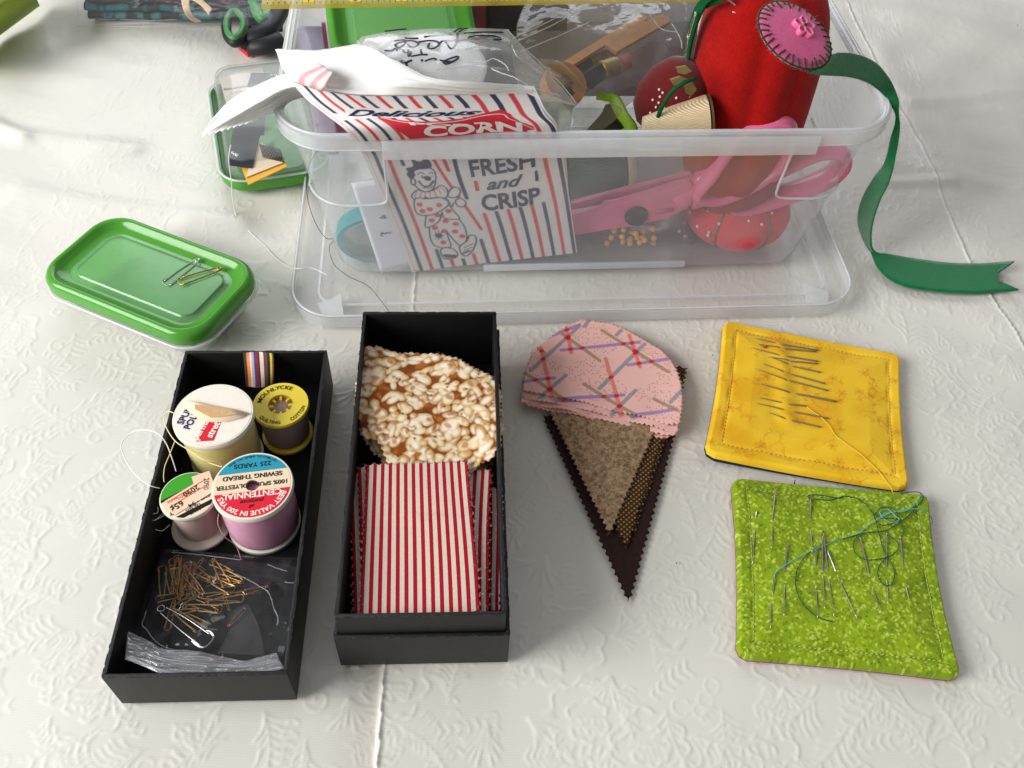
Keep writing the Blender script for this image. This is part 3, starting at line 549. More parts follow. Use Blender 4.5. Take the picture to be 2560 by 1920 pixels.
# loose thread tails
YTH = pm('pale_yellow_strand', (236, 224, 160), .6, var=.04); WTH = pm('white_strand', (240, 238, 228), .6, var=.03); PTH = pm('pink_strand', (214, 160, 170), .6)
def strand(pts, r, mat, label, n=90, cat='thread', **kw): return tube('loose_thread', spline(PP(pts), n), r, mat, None, 6, label=label, cat=cat, **kw)
def zc(x, y): return (280+x*.2412, 1000+y*.2412)
strand([zc(640, 135)+(.036,), zc(580, 118)+(.034,), zc(535, 170)+(.032,), zc(560, 280)+(.032,), zc(650, 420)+(.033,), zc(780, 510)+(.034,), zc(950, 620)+(.036,), zc(1100, 640)+(.034,), zc(1135, 690)+(.030,), zc(1000, 650)+(.028,)], .00028, YTH, 'pale yellow thread looping off the torn label spool')
strand([zc(650, 430)+(.033,), zc(600, 560)+(.034,), zc(550, 680)+(.034,), zc(535, 780)+(.033,), zc(540, 850)+(.031,)], .00022, YTH, 'yellow strand hanging across the tray wall beside the green labelled spool')
strand([zc(495, 915)+(.030,), zc(380, 880)+(.0335,), zc(230, 760)+(.030,), zc(120, 580)+(.022,), zc(100, 450)+(.020,), zc(200, 340)+(.022,), zc(330, 310)+(.026,), zc(470, 345)+(.0335,), zc(560, 450)+(.034,), zc(620, 600)+(.032,), zc(665, 740)+(.028,)], .00025, WTH, 'white thread looping over the left wall of the spool tray')
strand([zc(475, 1110)+(.026,), zc(470, 1170)+(.024,), zc(400, 1190)+(.023,), zc(410, 1250)+(.022,), zc(500, 1220)+(.022,), zc(560, 1180)+(.024,)], .0002, WTH, 'small curl of thread under the green labelled spool')
strand([zc(530, 1180)+(.020,), zc(440, 1260)+(.018,), zc(440, 1330)+(.016,), zc(520, 1355)+(.014,), zc(600, 1290)+(.014,)], .0002, WTH, 'faint thread loop on tray floor near the green labelled spool')
strand([(547, 1285, .034), (545, 1310, .030), (560, 1340, .024), (590, 1365, .016), (603, 1400, .010)], .0002, PTH, 'pink thread tail hanging down the large pink spool')

# ------------------------------------------------------------------ safety pins and the little zip bag
GOLD = pm('gold_metal', (196, 156, 92), .34, metal=1., var=.12, vscale=600); STEEL = pm('steel_metal', (205, 205, 205), .22, metal=1., var=.06)
def pin_parts(Lp, wire, open_=.18):    # flat safety pin in local xy, clasp at x = 0, coil at x = Lp
    k = Lp; W_ = open_*k
    back = spline([(0, 0, 0), (k*.5, -.01*k, 0), (k*.93, .0, 0)], 14); front = spline([(.03*k, W_*1.0, 0), (k*.5, W_*.86, 0), (k*.93, W_*.52, 0)], 14)
    a = np.linspace(-2.2, 2*math.pi+.9, 22); coil = np.c_[k*.95+.052*k*np.cos(a-.6), W_*.27+.052*k*np.sin(a-.6), np.linspace(-wire, wire, 22)]
    w = MB(); w.add(*tubeVF(back, wire, 5)); w.add(*tubeVF(front, wire, 5)); w.add(*tubeVF(coil, wire, 5))
    c_ = MB(); arc_ = spline([(.17*k, -.012*k, 0), (.06*k, -.02*k, 0), (-.03*k, .0, 0), (-.06*k, W_*.5, 0), (-.03*k, W_*1.05, 0), (.06*k, W_*1.14, 0), (.12*k, W_*1.0, 0)], 18)
    c_.add(*tubeVF(arc_, [.011*k+.016*k*abs(2*i/17-1)**2 for i in range(18)], 6, flat=max(.45, 1.6*wire/(.03*k)), up=(0, 0, 1)))
    return w, c_
protos = {}
def safety_pin(a, b, wire, mat, label, group, key, open_=.18, flip=1, zlift=0.):
    a, b = A(a), A(b); Ln = np.linalg.norm(b-a)/1.0
    if key not in protos:
        w, c_ = pin_parts(1., wire/Ln, open_); protos[key] = [np.vstack(w.V), w.F, np.vstack(c_.V), c_.F, None, None]
    pr_ = protos[key]; x = (b-a)/Ln; y = np.cross(A([0, 0, 1.]), x)*flip; y /= np.linalg.norm(y); z = np.cross(x, y)
    t = thing('safety_pin', a, label, 'safety pin', group); Mx = Matrix([list(x*Ln)+[0], list(y*Ln)+[0], list(z*Ln)+[0], [0, 0, 0, 1]]).transposed(); Mx.translation = Vector(a); t.matrix_world = Mx
    for q_, nm in ((0, 'wire'), (2, 'clasp')):
        kk = 4+q_//2
        if pr_[kk] is None:
            me = bpy.data.meshes.new(nm); me.from_pydata(pr_[q_].tolist(), [], pr_[q_+1]); me.update(); me.materials.append(mat)
            if q_ == 0: me.polygons.foreach_set('use_smooth', np.ones(len(me.polygons), bool))
            pr_[kk] = me
        o = bpy.data.objects.new(nm, pr_[kk]); COL.objects.link(o); o.parent = t
    return t
def zp(x, y): return (230+x*.2848, 1350+y*.2848)
pins = [((650, 240), (632, 510)), ((730, 170), (690, 440)), ((760, 220), (790, 500)), ((800, 240), (850, 430)), ((840, 230), (800, 490)), ((920, 235), (710, 480)), ((700, 400), (740, 160)), ((1030, 210), (1230, 290)), ((1180, 260), (1330, 350)), ((1330, 330), (1090, 300)), ((1080, 380), (920, 340)),
        ((1250, 410), (1000, 300)), ((1010, 380), (1150, 330)), ((890, 440), (880, 350)), ((1300, 540), (930, 510)), ((1310, 480), (990, 545)), ((1270, 400), (1130, 420)), ((850, 570), (1100, 640)), ((1110, 640), (790, 600)), ((1040, 740), (830, 640)), ((1060, 720), (1110, 680)), ((960, 750), (720, 600)), ((760, 540), (940, 480)), ((1010, 540), (1180, 480)), ((1340, 440), (1540, 400)), ((1150, 500), (1200, 620))]
words = ['upright at far left of the bunch', 'second from left, upright', 'upright in the left cluster', 'slanting right in the left cluster', 'slanting left in the left cluster', 'laid diagonally across the left cluster', 'pointing up out of the left cluster', 'at top right edge of the bunch', 'lying right of the top edge', 'pointing left under the top right pins', 'short and flat in the upper middle',
         'crossing the upper middle', 'small, half hidden in the middle', 'upright and half hidden in the middle', 'wide open clasp, longest in the middle row', 'just under the longest middle one', 'short, with coil near the middle', 'clasp left, below the middle row', 'pointing left across the lower row', 'slanting down at the bottom of the bunch', 'tiny, at bottom right of the bunch', 'half hidden at bottom left', 'lying across the gap left of middle', 'buried under the middle row', 'apart on the right beneath the crease', 'hanging down right of the lower row']
for k, ((a, b), wd_) in enumerate(zip(pins, words)):
    za = .0045+.0045*rnd.random(); zb_ = .0045+.0045*rnd.random(); pa, pb = P(*zp(*a), za), P(*zp(*b), zb_)
    safety_pin(pa, pb, .00040, GOLD, 'gold safety pin in the clear bag, '+wd_, 'gold safety pins in the bag', 'gold%d' % (k % 3), (.20, .17, .23)[k % 3], 1 if k % 2 else -1)
for k in range(22):
    x, y, an = rnd.uniform(680, 1260), rnd.uniform(230, 700), rnd.uniform(0, 6.28)
    if k < 7: x, y, an = rnd.uniform(650, 900), rnd.uniform(260, 420), 1.57+rnd.uniform(-.3, .3)
    l = rnd.uniform(95, 130); a, b = (x-l*math.cos(an), y-l*math.sin(an)), (x+l*math.cos(an), y+l*math.sin(an))
    safety_pin(P(*zp(*a), .0035+.005*rnd.random()), P(*zp(*b), .0035+.005*rnd.random()), .00040, GOLD, 'gold safety pin buried in the heap inside the clear bag', 'buried safety pins', 'gold%d' % (k % 3), .2, 1 if k % 2 else -1)
safety_pin(P(*zp(960, 935), .0105), P(*zp(560, 610), .0095), .00036, STEEL, 'large silver safety pin lying on the clear bag of pins', None, 'big', .2, -1)
BAGP = tp('small_zip_bag_film', (190, 194, 200), .06, .09, .06, var=.5, vscale=90, bump=1., bscale=55, bdist=.004)
ZIPM = tp('zip_strip_film', (238, 241, 250), .26, .10, .12, var=.4, vscale=120, bump=.35, bscale=90, bdist=.002)
def rumple(S, amp, sc, seed):
    r = np.random.RandomState(seed); k = r.uniform(-1, 1, (14, 2))*sc; ph = r.uniform(0, 6.28, 14); w = r.uniform(.3, 1, 14)
    def T(u, v):
        p = S(u, v); d = sum(w[i]*np.sin(k[i, 0]*u+k[i, 1]*v+ph[i]) for i in range(14)); d = np.abs(d)*amp/3; e = np.clip(np.minimum(np.minimum(u, 1-u), np.minimum(v, 1-v))*12, .15, 1); p[:, 2] += d*e; return p
    return T
zb2 = thing('zip_bag', P(520, 1520, .0025), 'small clear zip bag of gold safety pins at front of the black tray', 'zip bag')
rowsT = [[P(412, 1372, .012), P(560, 1384, .010), P(690, 1392, .010), P(752, 1396, .012)], [P(382, 1440, .010), P(520, 1440, .0135), P(650, 1450, .013), P(742, 1450, .010)], [P(345, 1545, .009), P(480, 1545, .0125), P(620, 1540, .0135), P(730, 1540, .010)], [P(316, 1600, .012), P(430, 1640, .012), P(560, 1660, .013), P(708, 1640, .013)]]
V, F, uv = gridVF(rumple(netS(rowsT), .0026, 15, 3), 90, 90); mk('film', V, F, BAGP, zb2, uv=uv)
rowsB = [[p*A([1, 1, 0])+A([0, 0, .0028]) for p in r_] for r_ in rowsT]; V, F, uv = gridVF(netS(rowsB), 12, 12); mk('film', V, F, BAGP, zb2, uv=uv)
zs_ = [[zp(310, 800)+(.018,), zp(500, 890)+(.016,), zp(640, 960)+(.017,), zp(900, 975)+(.018,), zp(1150, 1030)+(.018,), zp(1330, 1065)+(.019,), zp(1480, 1030)+(.020,), zp(1620, 992)+(.021,)],
       [zp(300, 930)+(.022,), zp(480, 1000)+(.021,), zp(640, 1060)+(.022,), zp(880, 1095)+(.023,), zp(1130, 1110)+(.023,), zp(1330, 1115)+(.024,), zp(1490, 1090)+(.025,), zp(1650, 1060)+(.025,)],
       [zp(290, 1050)+(.026,), zp(450, 1110)+(.026,), zp(620, 1180)+(.027,), zp(860, 1212)+(.028,), zp(1100, 1206)+(.029,), zp(1320, 1190)+(.029,), zp(1500, 1172)+(.029,), zp(1690, 1130)+(.029,)]]
V, F, uv = gridVF(rumple(netS([PP(r_) for r_ in zs_]), .0012, 30, 8), 120, 30, .0004); mk('zip_strip', V, F, ZIPM, zb2, uv=uv)
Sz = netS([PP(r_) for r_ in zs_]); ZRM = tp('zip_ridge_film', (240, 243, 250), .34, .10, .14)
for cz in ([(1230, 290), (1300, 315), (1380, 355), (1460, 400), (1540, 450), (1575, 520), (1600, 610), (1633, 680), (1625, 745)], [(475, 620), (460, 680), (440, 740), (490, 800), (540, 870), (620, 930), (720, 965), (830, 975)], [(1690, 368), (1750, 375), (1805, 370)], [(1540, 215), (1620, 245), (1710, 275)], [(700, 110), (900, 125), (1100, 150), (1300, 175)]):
    tube('crease', spline(PP([zp(*p)+(.0128,) for p in cz]), 8*len(cz))+npr.normal(0, .00008, (8*len(cz), 3)), .00028, ZRM, zb2, 5)  # white tubes along the film's creases, drawing in their highlights
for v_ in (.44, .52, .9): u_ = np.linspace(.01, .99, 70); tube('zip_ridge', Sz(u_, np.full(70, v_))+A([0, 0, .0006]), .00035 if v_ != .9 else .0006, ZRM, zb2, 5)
V, F, uv = gridVF(netS([PP([zp(1250, 600)+(.0032,), zp(1370, 560)+(.0032,)]), PP([zp(1200, 800)+(.0032,), zp(1470, 780)+(.0032,)]), PP([zp(1100, 1000)+(.0034,), zp(1520, 1020)+(.0034,)])]), 20, 20, .0003); mk('folded_flap', V, F, tp('grey_film', (150, 145, 150), .16, .2, .05), zb2)
# ------------------------------------------------------------------ fabric pieces in the centre tray
def quadmap(c4, w, h, wob=0., seed=0, f=None):      # flat (0..w, 0..h) -> world via four corners BL, BR, FR, FL (x right, y towards the front)
    c = A(c4, float); r = np.random.RandomState(seed); k = r.uniform(-1, 1, (8, 2))*90; ph = r.uniform(0, 6.28, 8)
    def M3(p):
        s = (p[:, :1]/w); t = (p[:, 1:2]/h); q = c[0]*(1-s)*(1-t)+c[1]*s*(1-t)+c[2]*s*t+c[3]*(1-s)*t
        q[:, 2] += wob*sum(np.sin(k[i, 0]*p[:, 0]+k[i, 1]*p[:, 1]+ph[i]) for i in range(8))/4
        q[:, 0] += .0011*np.sin(p[:, 1]/h*3.4+seed)*(p[:, 0]/w-.3)
        if f is not None: q[:, 2] += f(p[:, 0]/w, p[:, 1]/h)
        return q
    return M3
STRIPE = pm('red_striped_cotton', (220, 208, 192), .85, spec=.2, var=.05, vscale=700, stripes=(.00390, .47, (172, 12, 36), 0), bump=.35, bscale=3200, sheen=.15)
FRW = pm('cream_fray', (226, 212, 196), .9); FRB = pm('brown_fray', (84, 60, 44), .9); FRP = pm('pink_fray', (238, 180, 170), .9); FRT = pm('tan_fray', (170, 142, 112), .9)
stripes_ = [  # corners BL, BR, FR, FL with heights, label
    ([(880, 1200, 0.0245), (1212, 1185, 0.0245), (1256, 1520, 0.0235), (880, 1548, 0.0235)], 'lowest red striped fabric square of the stack'),
    ([(1090, 1200, 0.0295), (1250, 1222, 0.0325), (1254, 1525, 0.0305), (1100, 1540, 0.0275)], 'red striped piece curling up the right wall of the tray'),
    ([(876, 1186, 0.0325), (1140, 1180, 0.0285), (1160, 1545, 0.0275), (884, 1556, 0.0295)], 'red striped square sticking out left under the top one'),
    ([(975, 1172, 0.0350), (1229, 1172, 0.0360), (1222, 1532, 0.0340), (955, 1552, 0.0330)], 'red striped square sticking out right under the top one'),
    ([(893, 1166, 0.0370), (1120, 1168, 0.0365), (1130, 1545, 0.0350), (906, 1552, 0.0355)], 'second red striped square from the top, edge showing at left'),
    ([(914, 1162, 0.0410), (1173, 1152, 0.0410), (1197, 1530, 0.0385), (900, 1544, 0.0385)], 'uppermost red and white striped fabric square with creases')]
for k, (c4, lb) in enumerate(stripes_):
    c = PP(c4); w = np.linalg.norm(c[1]-c[0]); h = np.linalg.norm(c[3]-c[0]); o = pink([(0, 0), (0, h), (w, h), (w, 0)], .0016, .0043, k, .0022)
    fz = (lambda s, t: .0012*np.exp(-((t-.38)/.012)**2)*np.clip(1-abs(s-.5)*2.6, 0, 1)+.0022*np.clip(s-.9, 0, 1)*10*(.4-t)*.4) if k == 5 else None
    starsheet('striped_fabric_square', o, 26, quadmap(c, w, h, .0008, k, fz), .0007, STRIPE, fray=(260, FRW, .0013), label=lb, cat='fabric', group='red striped fabric squares')
# popcorn printed circles
def popcorn_print(w, h, seed):
    r = random.Random(seed); R = Ras(w, h, .00028, (138, 70, 22))
    for _ in range(260): R.ell(r.uniform(0, w), r.uniform(0, h), r.uniform(.001, .004), r.uniform(.001, .003), r.uniform(0, 3), r.choice(((120, 58, 18), (176, 98, 34), (90, 44, 18), (196, 120, 46))), .7, .0008)
    pts = []
    for _ in range(2600):
        p = (r.uniform(0, w), r.uniform(0, h))
        if all((p[0]-q[0])**2+(p[1]-q[1])**2 > .0090**2 for q in pts): pts.append(p)
    r.shuffle(pts)
    for x, y in pts:
        n = r.randint(6, 10); big = r.uniform(1.35, 1.95); ph = r.uniform(0, 6.28); lobes = []
        for k in range(n):
            a = ph+k*6.28/n+r.uniform(-.4, .4); d = r.uniform(.0008, .0042)*big; lobes.append((x+d*math.cos(a), y+d*math.sin(a), r.uniform(.0012, .0030)*big, r.uniform(.0008, .0019)*big, r.uniform(0, 3)))
        for l in lobes: R.ell(l[0]+.0002, l[1]+.0004, l[2]+.0004, l[3]+.0004, l[4], (108, 56, 20), .75, .0008)
        for l in lobes: R.ell(l[0], l[1], l[2], l[3], l[4], r.choice(((214, 174, 118), (200, 150, 88), (226, 194, 144))), 1, .0006)
        for l in lobes: R.ell(l[0]-.0003, l[1]-.0004, l[2]*.62, l[3]*.62, l[4], r.choice(((250, 238, 214), (244, 226, 190), (252, 244, 226))), .9, .0012)
        for _ in range(3): l = r.choice(lobes); R.ell(l[0]+.0005, l[1]+.0006, l[2]*.5, l[3]*.45, r.uniform(0, 3), r.choice(((186, 106, 34), (216, 150, 62), (150, 82, 28))), .7, .0008)
        if r.random() < .25: R.ell(x, y, .0008, .0006, r.uniform(0, 3), (84, 38, 14), .9, .0006)
    return R
POPM = pm('popcorn_print_cotton', None, .85, spec=.2, var=.04, vscale=900, attr=True, bump=.3, bscale=3000, sheen=.15)
def zq(x, y): return (830+x*.2652, 760+y*.2652)
opx = [zq(*p) for p in ((285, 420), (390, 385), (500, 400), (620, 425), (800, 435), (1000, 440), (1180, 500), (1310, 570), (1450, 650), (1530, 710), (1562, 790), (1572, 900), (1576, 1040), (1574, 1180), (1560, 1320), (1520, 1430), (1400, 1500), (1250, 1570), (1050, 1600), (850, 1610), (680, 1560), (550, 1500), (430, 1280), (330, 1260), (275, 1170), (235, 1000), (240, 800), (255, 600))]
def popz(s, t):  # bowed: edges ride up the tray walls
    return .0060*np.clip(np.abs(s-.52)*2-.62, 0, 1)**1.2+.0030*np.sin(t*3.0)
pc = P(1070, 1020, .041)
for k, (dx, dy, dz, rot_, lb) in enumerate(((.000, -.003, -.0075, .10, 'lowest popcorn print fabric circle of the stack'), (-.0035, .0015, -.0050, -.06, 'middle popcorn print fabric circle peeking out at left'), (.0020, .0022, -.0030, .04, 'second popcorn print fabric circle from the top'), (0, 0, 0, 0, 'uppermost popcorn print fabric circle in the tray'))):
    o3 = PP([(u, v, .041) for u, v in opx]); o2 = (o3-pc)[:, :2]; o2 = R2(o2, rot_); o2 = spline(o2, 90, True)*(1-.02*(3-k)); o2 = o2*(1+.012*np.sin(np.arange(90)*.9+k)+.010*np.sin(np.arange(90)*1.7+2*k))[:, None]; mn = o2.min(0); sz = o2.max(0)-mn
    RS = popcorn_print(sz[0]+.002, sz[1]+.002, 20+k) if k == 3 else RS_prev if k else popcorn_print(.085, .085, 5)
    RS_prev = RS; oo = pink(densify(o2-mn, .004), .0012, .0036, k, .0009 if k == 3 else .002)
    def M3(p, mn=mn, sz=sz, dx=dx, dy=dy, dz=dz, k=k):
        s = p[:, 0]/sz[0]; t = p[:, 1]/sz[1]; return np.c_[p[:, 0]+mn[0]+pc[0]+dx, p[:, 1]+mn[1]+pc[1]+dy, pc[2]-.003+dz+popz(s, t)+.0006*np.sin(9*s+5*t+k)]
    starsheet('popcorn_fabric_circle', oo, 95 if k == 3 else 30, M3, .0007, POPM, fray=(90, FRW, .0010), colf=lambda p, RS=RS: RS.at(p[:, 0], p[:, 1]), label=lb, cat='fabric', group='popcorn print fabric circles')
# ------------------------------------------------------------------ ice cream appliques on the cloth
def zs2(x, y): return (1270+x*.452, 770+y*.452)
def tri(name, pts, z, label, mat, amp, pitch, seed, colf=None, rings=40, step=.0012, group='fabric cone triangles', wob=.0003):
    o3 = PP([p+(z,) for p in pts]); mn = o3[:, :2].min(0); o2 = pink(densify(o3[:, :2]-mn, .02), amp, pitch, seed, step); r = np.random.RandomState(seed); a, b = r.uniform(30, 70, 2)
    M3 = lambda p: np.c_[p+mn, z+wob*(1+np.sin(p[:, 0]*a+seed)*np.cos(p[:, 1]*b))]
    return starsheet(name, o2, rings, M3, .0008, mat, colf=colf, fray=(260, FRT if mat.name.startswith('mottled') else FRB, .0014), label=label, cat='fabric', group=group)
DKM = pm('dark_brown_cotton', (46, 28, 26), .88, spec=.2, var=.25, vscale=500, bump=.5, bscale=1600)
DOTM = pm('brown_dotted_cotton', (62, 42, 22), .88, spec=.2, var=.12, dots=(.0015, .45, (150, 118, 76)), bump=.4, bscale=2600)
TANM = pm('mottled_tan_cotton', (108, 84, 60), .88, spec=.2, var=.12, vscale=1400, mottle=(420, (182, 154, 122), .38, .62), bump=.4, bscale=2600)
FABM = pm('printed_cotton', None, .85, spec=.2, var=.05, vscale=900, attr=True, bump=.4, bscale=2800, sheen=.1)
tri('cone_triangle', [zs2(195, 600), zs2(950, 585), zs2(668, 1625)], .0012, 'large dark brown pinked fabric triangle, lowest of the cone', DKM, .0018, .0042, 1)
for k, (pts, z, lb) in enumerate((([(700, 300), (985, 330), (950, 505), (800, 520)], .0020, 'corner of dotted brown fabric poking out right of the scoop'), ([(330, 560), (900, 650), (700, 1235)], .0022, 'brown dotted triangle showing as middle strip of the cone, lower copy'), ([(300, 560), (880, 640), (655, 1330)], .0032, 'brown dotted pinked triangle between the tan and dark ones'))):
    tri('cone_triangle' if k else 'dotted_fabric_scrap', [zs2(*p) for p in pts], z, lb, DOTM, .0019, .0040, 10+k)
tri('cone_triangle', [zs2(225, 560), zs2(850, 590), zs2(562, 1250)], .0044, 'mottled tan pinked triangle on top of the cone', TANM, .0016, .0038, 21)
def scoop_print():
    R = Ras(.11, .09, .00026, (243, 194, 184)); r = random.Random(4)
    for j in range(70):
        for i in range(90):
            x, y = i*.0017+r.uniform(-.0005, .0005), j*.0017+r.uniform(-.0005, .0005)
            if (math.sin(x*150+1)+math.sin(y*170+x*60)) > -.1 and r.random() < .42: R.ell(x, y, .00036, .00036, 0, (160, 62, 66), .85, .0003)
    lines = []
    for (x0, y0, dx, dy, c) in [(295, 235, 430, -45, 0), (665, 315, 215, -32, 0), (85, 410, 170, -20, 0), (260, 512, 380, -34, 0), (690, 590, 230, -28, 0), (215, 165, 180, -70, 0), (125, 350, 270, -250, 1), (505, 445, 250, -245, 1), (180, 495, 140, -120, 1), (575, 580, 130, -125, 1), (600, 150, 25, -25, 1), (420, 105, 28, -35, 1), (900, 520, 60, -60, 1),
                              (300, 145, 205, 145, 2), (520, 125, 365, 228, 2), (90, 360, 220, 150, 2), (420, 425, 280, 160, 2), (808, 500, 130, 70, 2), (140, 210, 60, 40, 2), (180, 220, 65, 285, 3), (540, 280, 90, 300, 3), (670, 150, 60, 175, 3), (320, 100, 30, 150, 3)]:
        lines.append((x0, y0, x0+dx, y0+dy, c))
    return R, lines
SCR, sl = scoop_print()
top = [zs2(*p) for p in ((58, 455), (66, 380), (85, 320), (110, 250), (150, 210), (200, 172), (265, 118), (330, 88), (390, 62), (470, 74), (550, 85), (620, 112), (690, 150), (760, 190), (830, 232), (880, 285), (915, 350), (935, 420), (942, 500), (938, 570), (925, 640), (860, 640), (790, 612), (690, 586), (590, 568), (500, 545), (400, 520), (300, 502), (200, 488), (120, 470))]
o3 = PP([p+(.0085,) for p in top]); mn = o3[:, :2].min(0)-.0005
COLS = [(150, 122, 186), (134, 140, 156), (158, 136, 102), (226, 116, 102)]
for x0, y0, x1, y1, c in sl:
    a, b = P(*zs2(x0, y0), .0085)[:2]-mn, P(*zs2(x1, y1), .0085)[:2]-mn; SCR.line([a, b], .0025, COLS[c], .82)
for i, q1 in enumerate(sl):            # overprinted crossings are red
    for q2 in sl[i+1:]:
        if q1[4] == q2[4]: continue
        a, b, c, d = A(q1[:2]), A(q1[2:4]), A(q2[:2]), A(q2[2:4]); m2 = A([b-a, -(d-c)]).T
        if abs(np.linalg.det(m2)) < 1: continue
        s, t = np.linalg.solve(m2, c-a)
        if 0 < s < 1 and 0 < t < 1: x = a+(b-a)*s; w = P(*zs2(*x), .0085)[:2]-mn; SCR.ell(w[0], w[1], .0018, .0013, .6, (196, 34, 46), .9)
SCPM = pm('pink_print_cotton', None, .85, spec=.2, var=.03, vscale=900, attr=True, bump=.3, bscale=3000, sheen=.12)
PEACH = pm('peach_cotton', (238, 176, 162), .88, spec=.2, var=.05, bump=.3, bscale=2600)
def scoop(dy, dz, k, label, mat, colf, step, rings, sx=1.):
    o2 = (o3[:, :2]-mn); c = o2.mean(0); o2 = c+(o2-c)*sx+A([.0008*k, dy]); o2 = pink(densify(o2, .004), .0012, .0030, 30+k, step)
    def M3(p):
        e = np.clip((p[:, 1]-.012)/.05, 0, 1); return np.c_[p+mn, .0085+dz+.0009*np.sin(p[:, 0]*70)*(1-e)+(.0003 if k == 3 else .0006)*np.sin(p[:, 0]*210+k*2)*(1-e)]
    starsheet('scoop_fabric', o2, rings, M3, .0008, mat, colf=colf, fray=(300, FRP, .0013), label=label, cat='fabric', group='pink ice cream scoop pieces')
pk = lambda p: SCR.at(p[:, 0], p[:, 1])
scoop(-.0092, -.0038, 0, 'lowest scoop piece in plain peach pink, edge showing at bottom', PEACH, None, .002, 12, .93)
scoop(-.0068, -.0026, 1, 'pink scoop piece third from the top, rippled edge', SCPM, pk, .0016, 30, .985)
scoop(-.0040, -.0014, 2, 'pink scoop piece second from the top, rippled edge', SCPM, pk, .0016, 30, 1.0)
scoop(0, .0002, 3, 'uppermost pink dotted scoop piece with crossed coloured lines', SCPM, pk, .0007, 120)
# ------------------------------------------------------------------ quilted needle mats
def mat_surface(c4, w, h, zmid, zc, puffh, ridge=None, seed=0, bow=(0, 0, 0, 0)):
    c = A(c4, float); r = np.random.RandomState(seed); k = r.uniform(-1, 1, (10, 2))*110; ph = r.uniform(0, 6.28, 10)
    def S(u, v):
        # rounded corners: pull the corner region in a little
        s = u[:, None]; t = v[:, None]; q = c[0]*(1-s)*(1-t)+c[1]*s*(1-t)+c[2]*s*t+c[3]*(1-s)*t
        ed = np.minimum(u, 1-u)*w; et = np.minimum(v, 1-v)*h; cc = np.clip(1-ed/.006, 0, 1)*np.clip(1-et/.006, 0, 1)
        mid = c.mean(0); q = q+(mid-q)*(cc*.035)[:, None]
        x = u-.5; y = v-.5; q[:, 1] += bow[0]*(1-4*x*x)*np.clip(1-v*2, 0, 1)+bow[2]*(1-4*x*x)*np.clip(v*2-1, 0, 1); q[:, 0] += bow[3]*(1-4*y*y)*np.clip(1-u*2, 0, 1)+bow[1]*(1-4*y*y)*np.clip(u*2-1, 0, 1)
        d = np.minimum(ed, et); e = np.clip(d/.0022, 0, 1); z = puffh*np.sqrt(1-(1-e)**2)
        z += -.0007*(.6+.5*np.sin(u*23+v*31+seed))*np.exp(-((d-.0078)/.0013)**2)+puffh*.35*np.clip((d-.0085)/.012, 0, 1)
        z += .00035*sum(np.sin(k[i, 0]*u*w+k[i, 1]*v*h+ph[i]) for i in range(10))/3*e
        if ridge is not None: z += ridge(u*w, v*h)
        q[:, 2] += z; return q
    return S
def locate(S, p, it=12):               # (u,v) on the surface under a photo pixel
    uv = A([.5, .5])
    for _ in range(it):
        f = lambda a: np.ravel(proj(S(a[:1], a[1:])[0]))
        r0 = f(uv)-A(p); J = np.c_[(f(uv+A([1e-3, 0]))-f(uv))/1e-3, (f(uv+A([0, 1e-3]))-f(uv))/1e-3]; uv = np.clip(uv-.8*np.linalg.solve(J, r0), -.2, 1.2)
    return uv
def proj(p): d = A(p)-CAM; z = d@FWD; return A([1280+FPX*(d@RGT)/z, 960+FPX*(d@DWN)/z])
def needle_path(S, pts, lift):         # on, under, on the cloth
    o = []
    for p, dz in zip(pts, lift): uv = locate(S, p); q = S(uv[:1], uv[1:])[0]; o.append(q+A([0, 0, dz]))
    return A(o)
NEED = pm('needle_steel', (200, 198, 194), .28, metal=1., var=.05); NEEDY = pm('needle_steel_dark', (150, 134, 112), .42, metal=.55, var=.05)
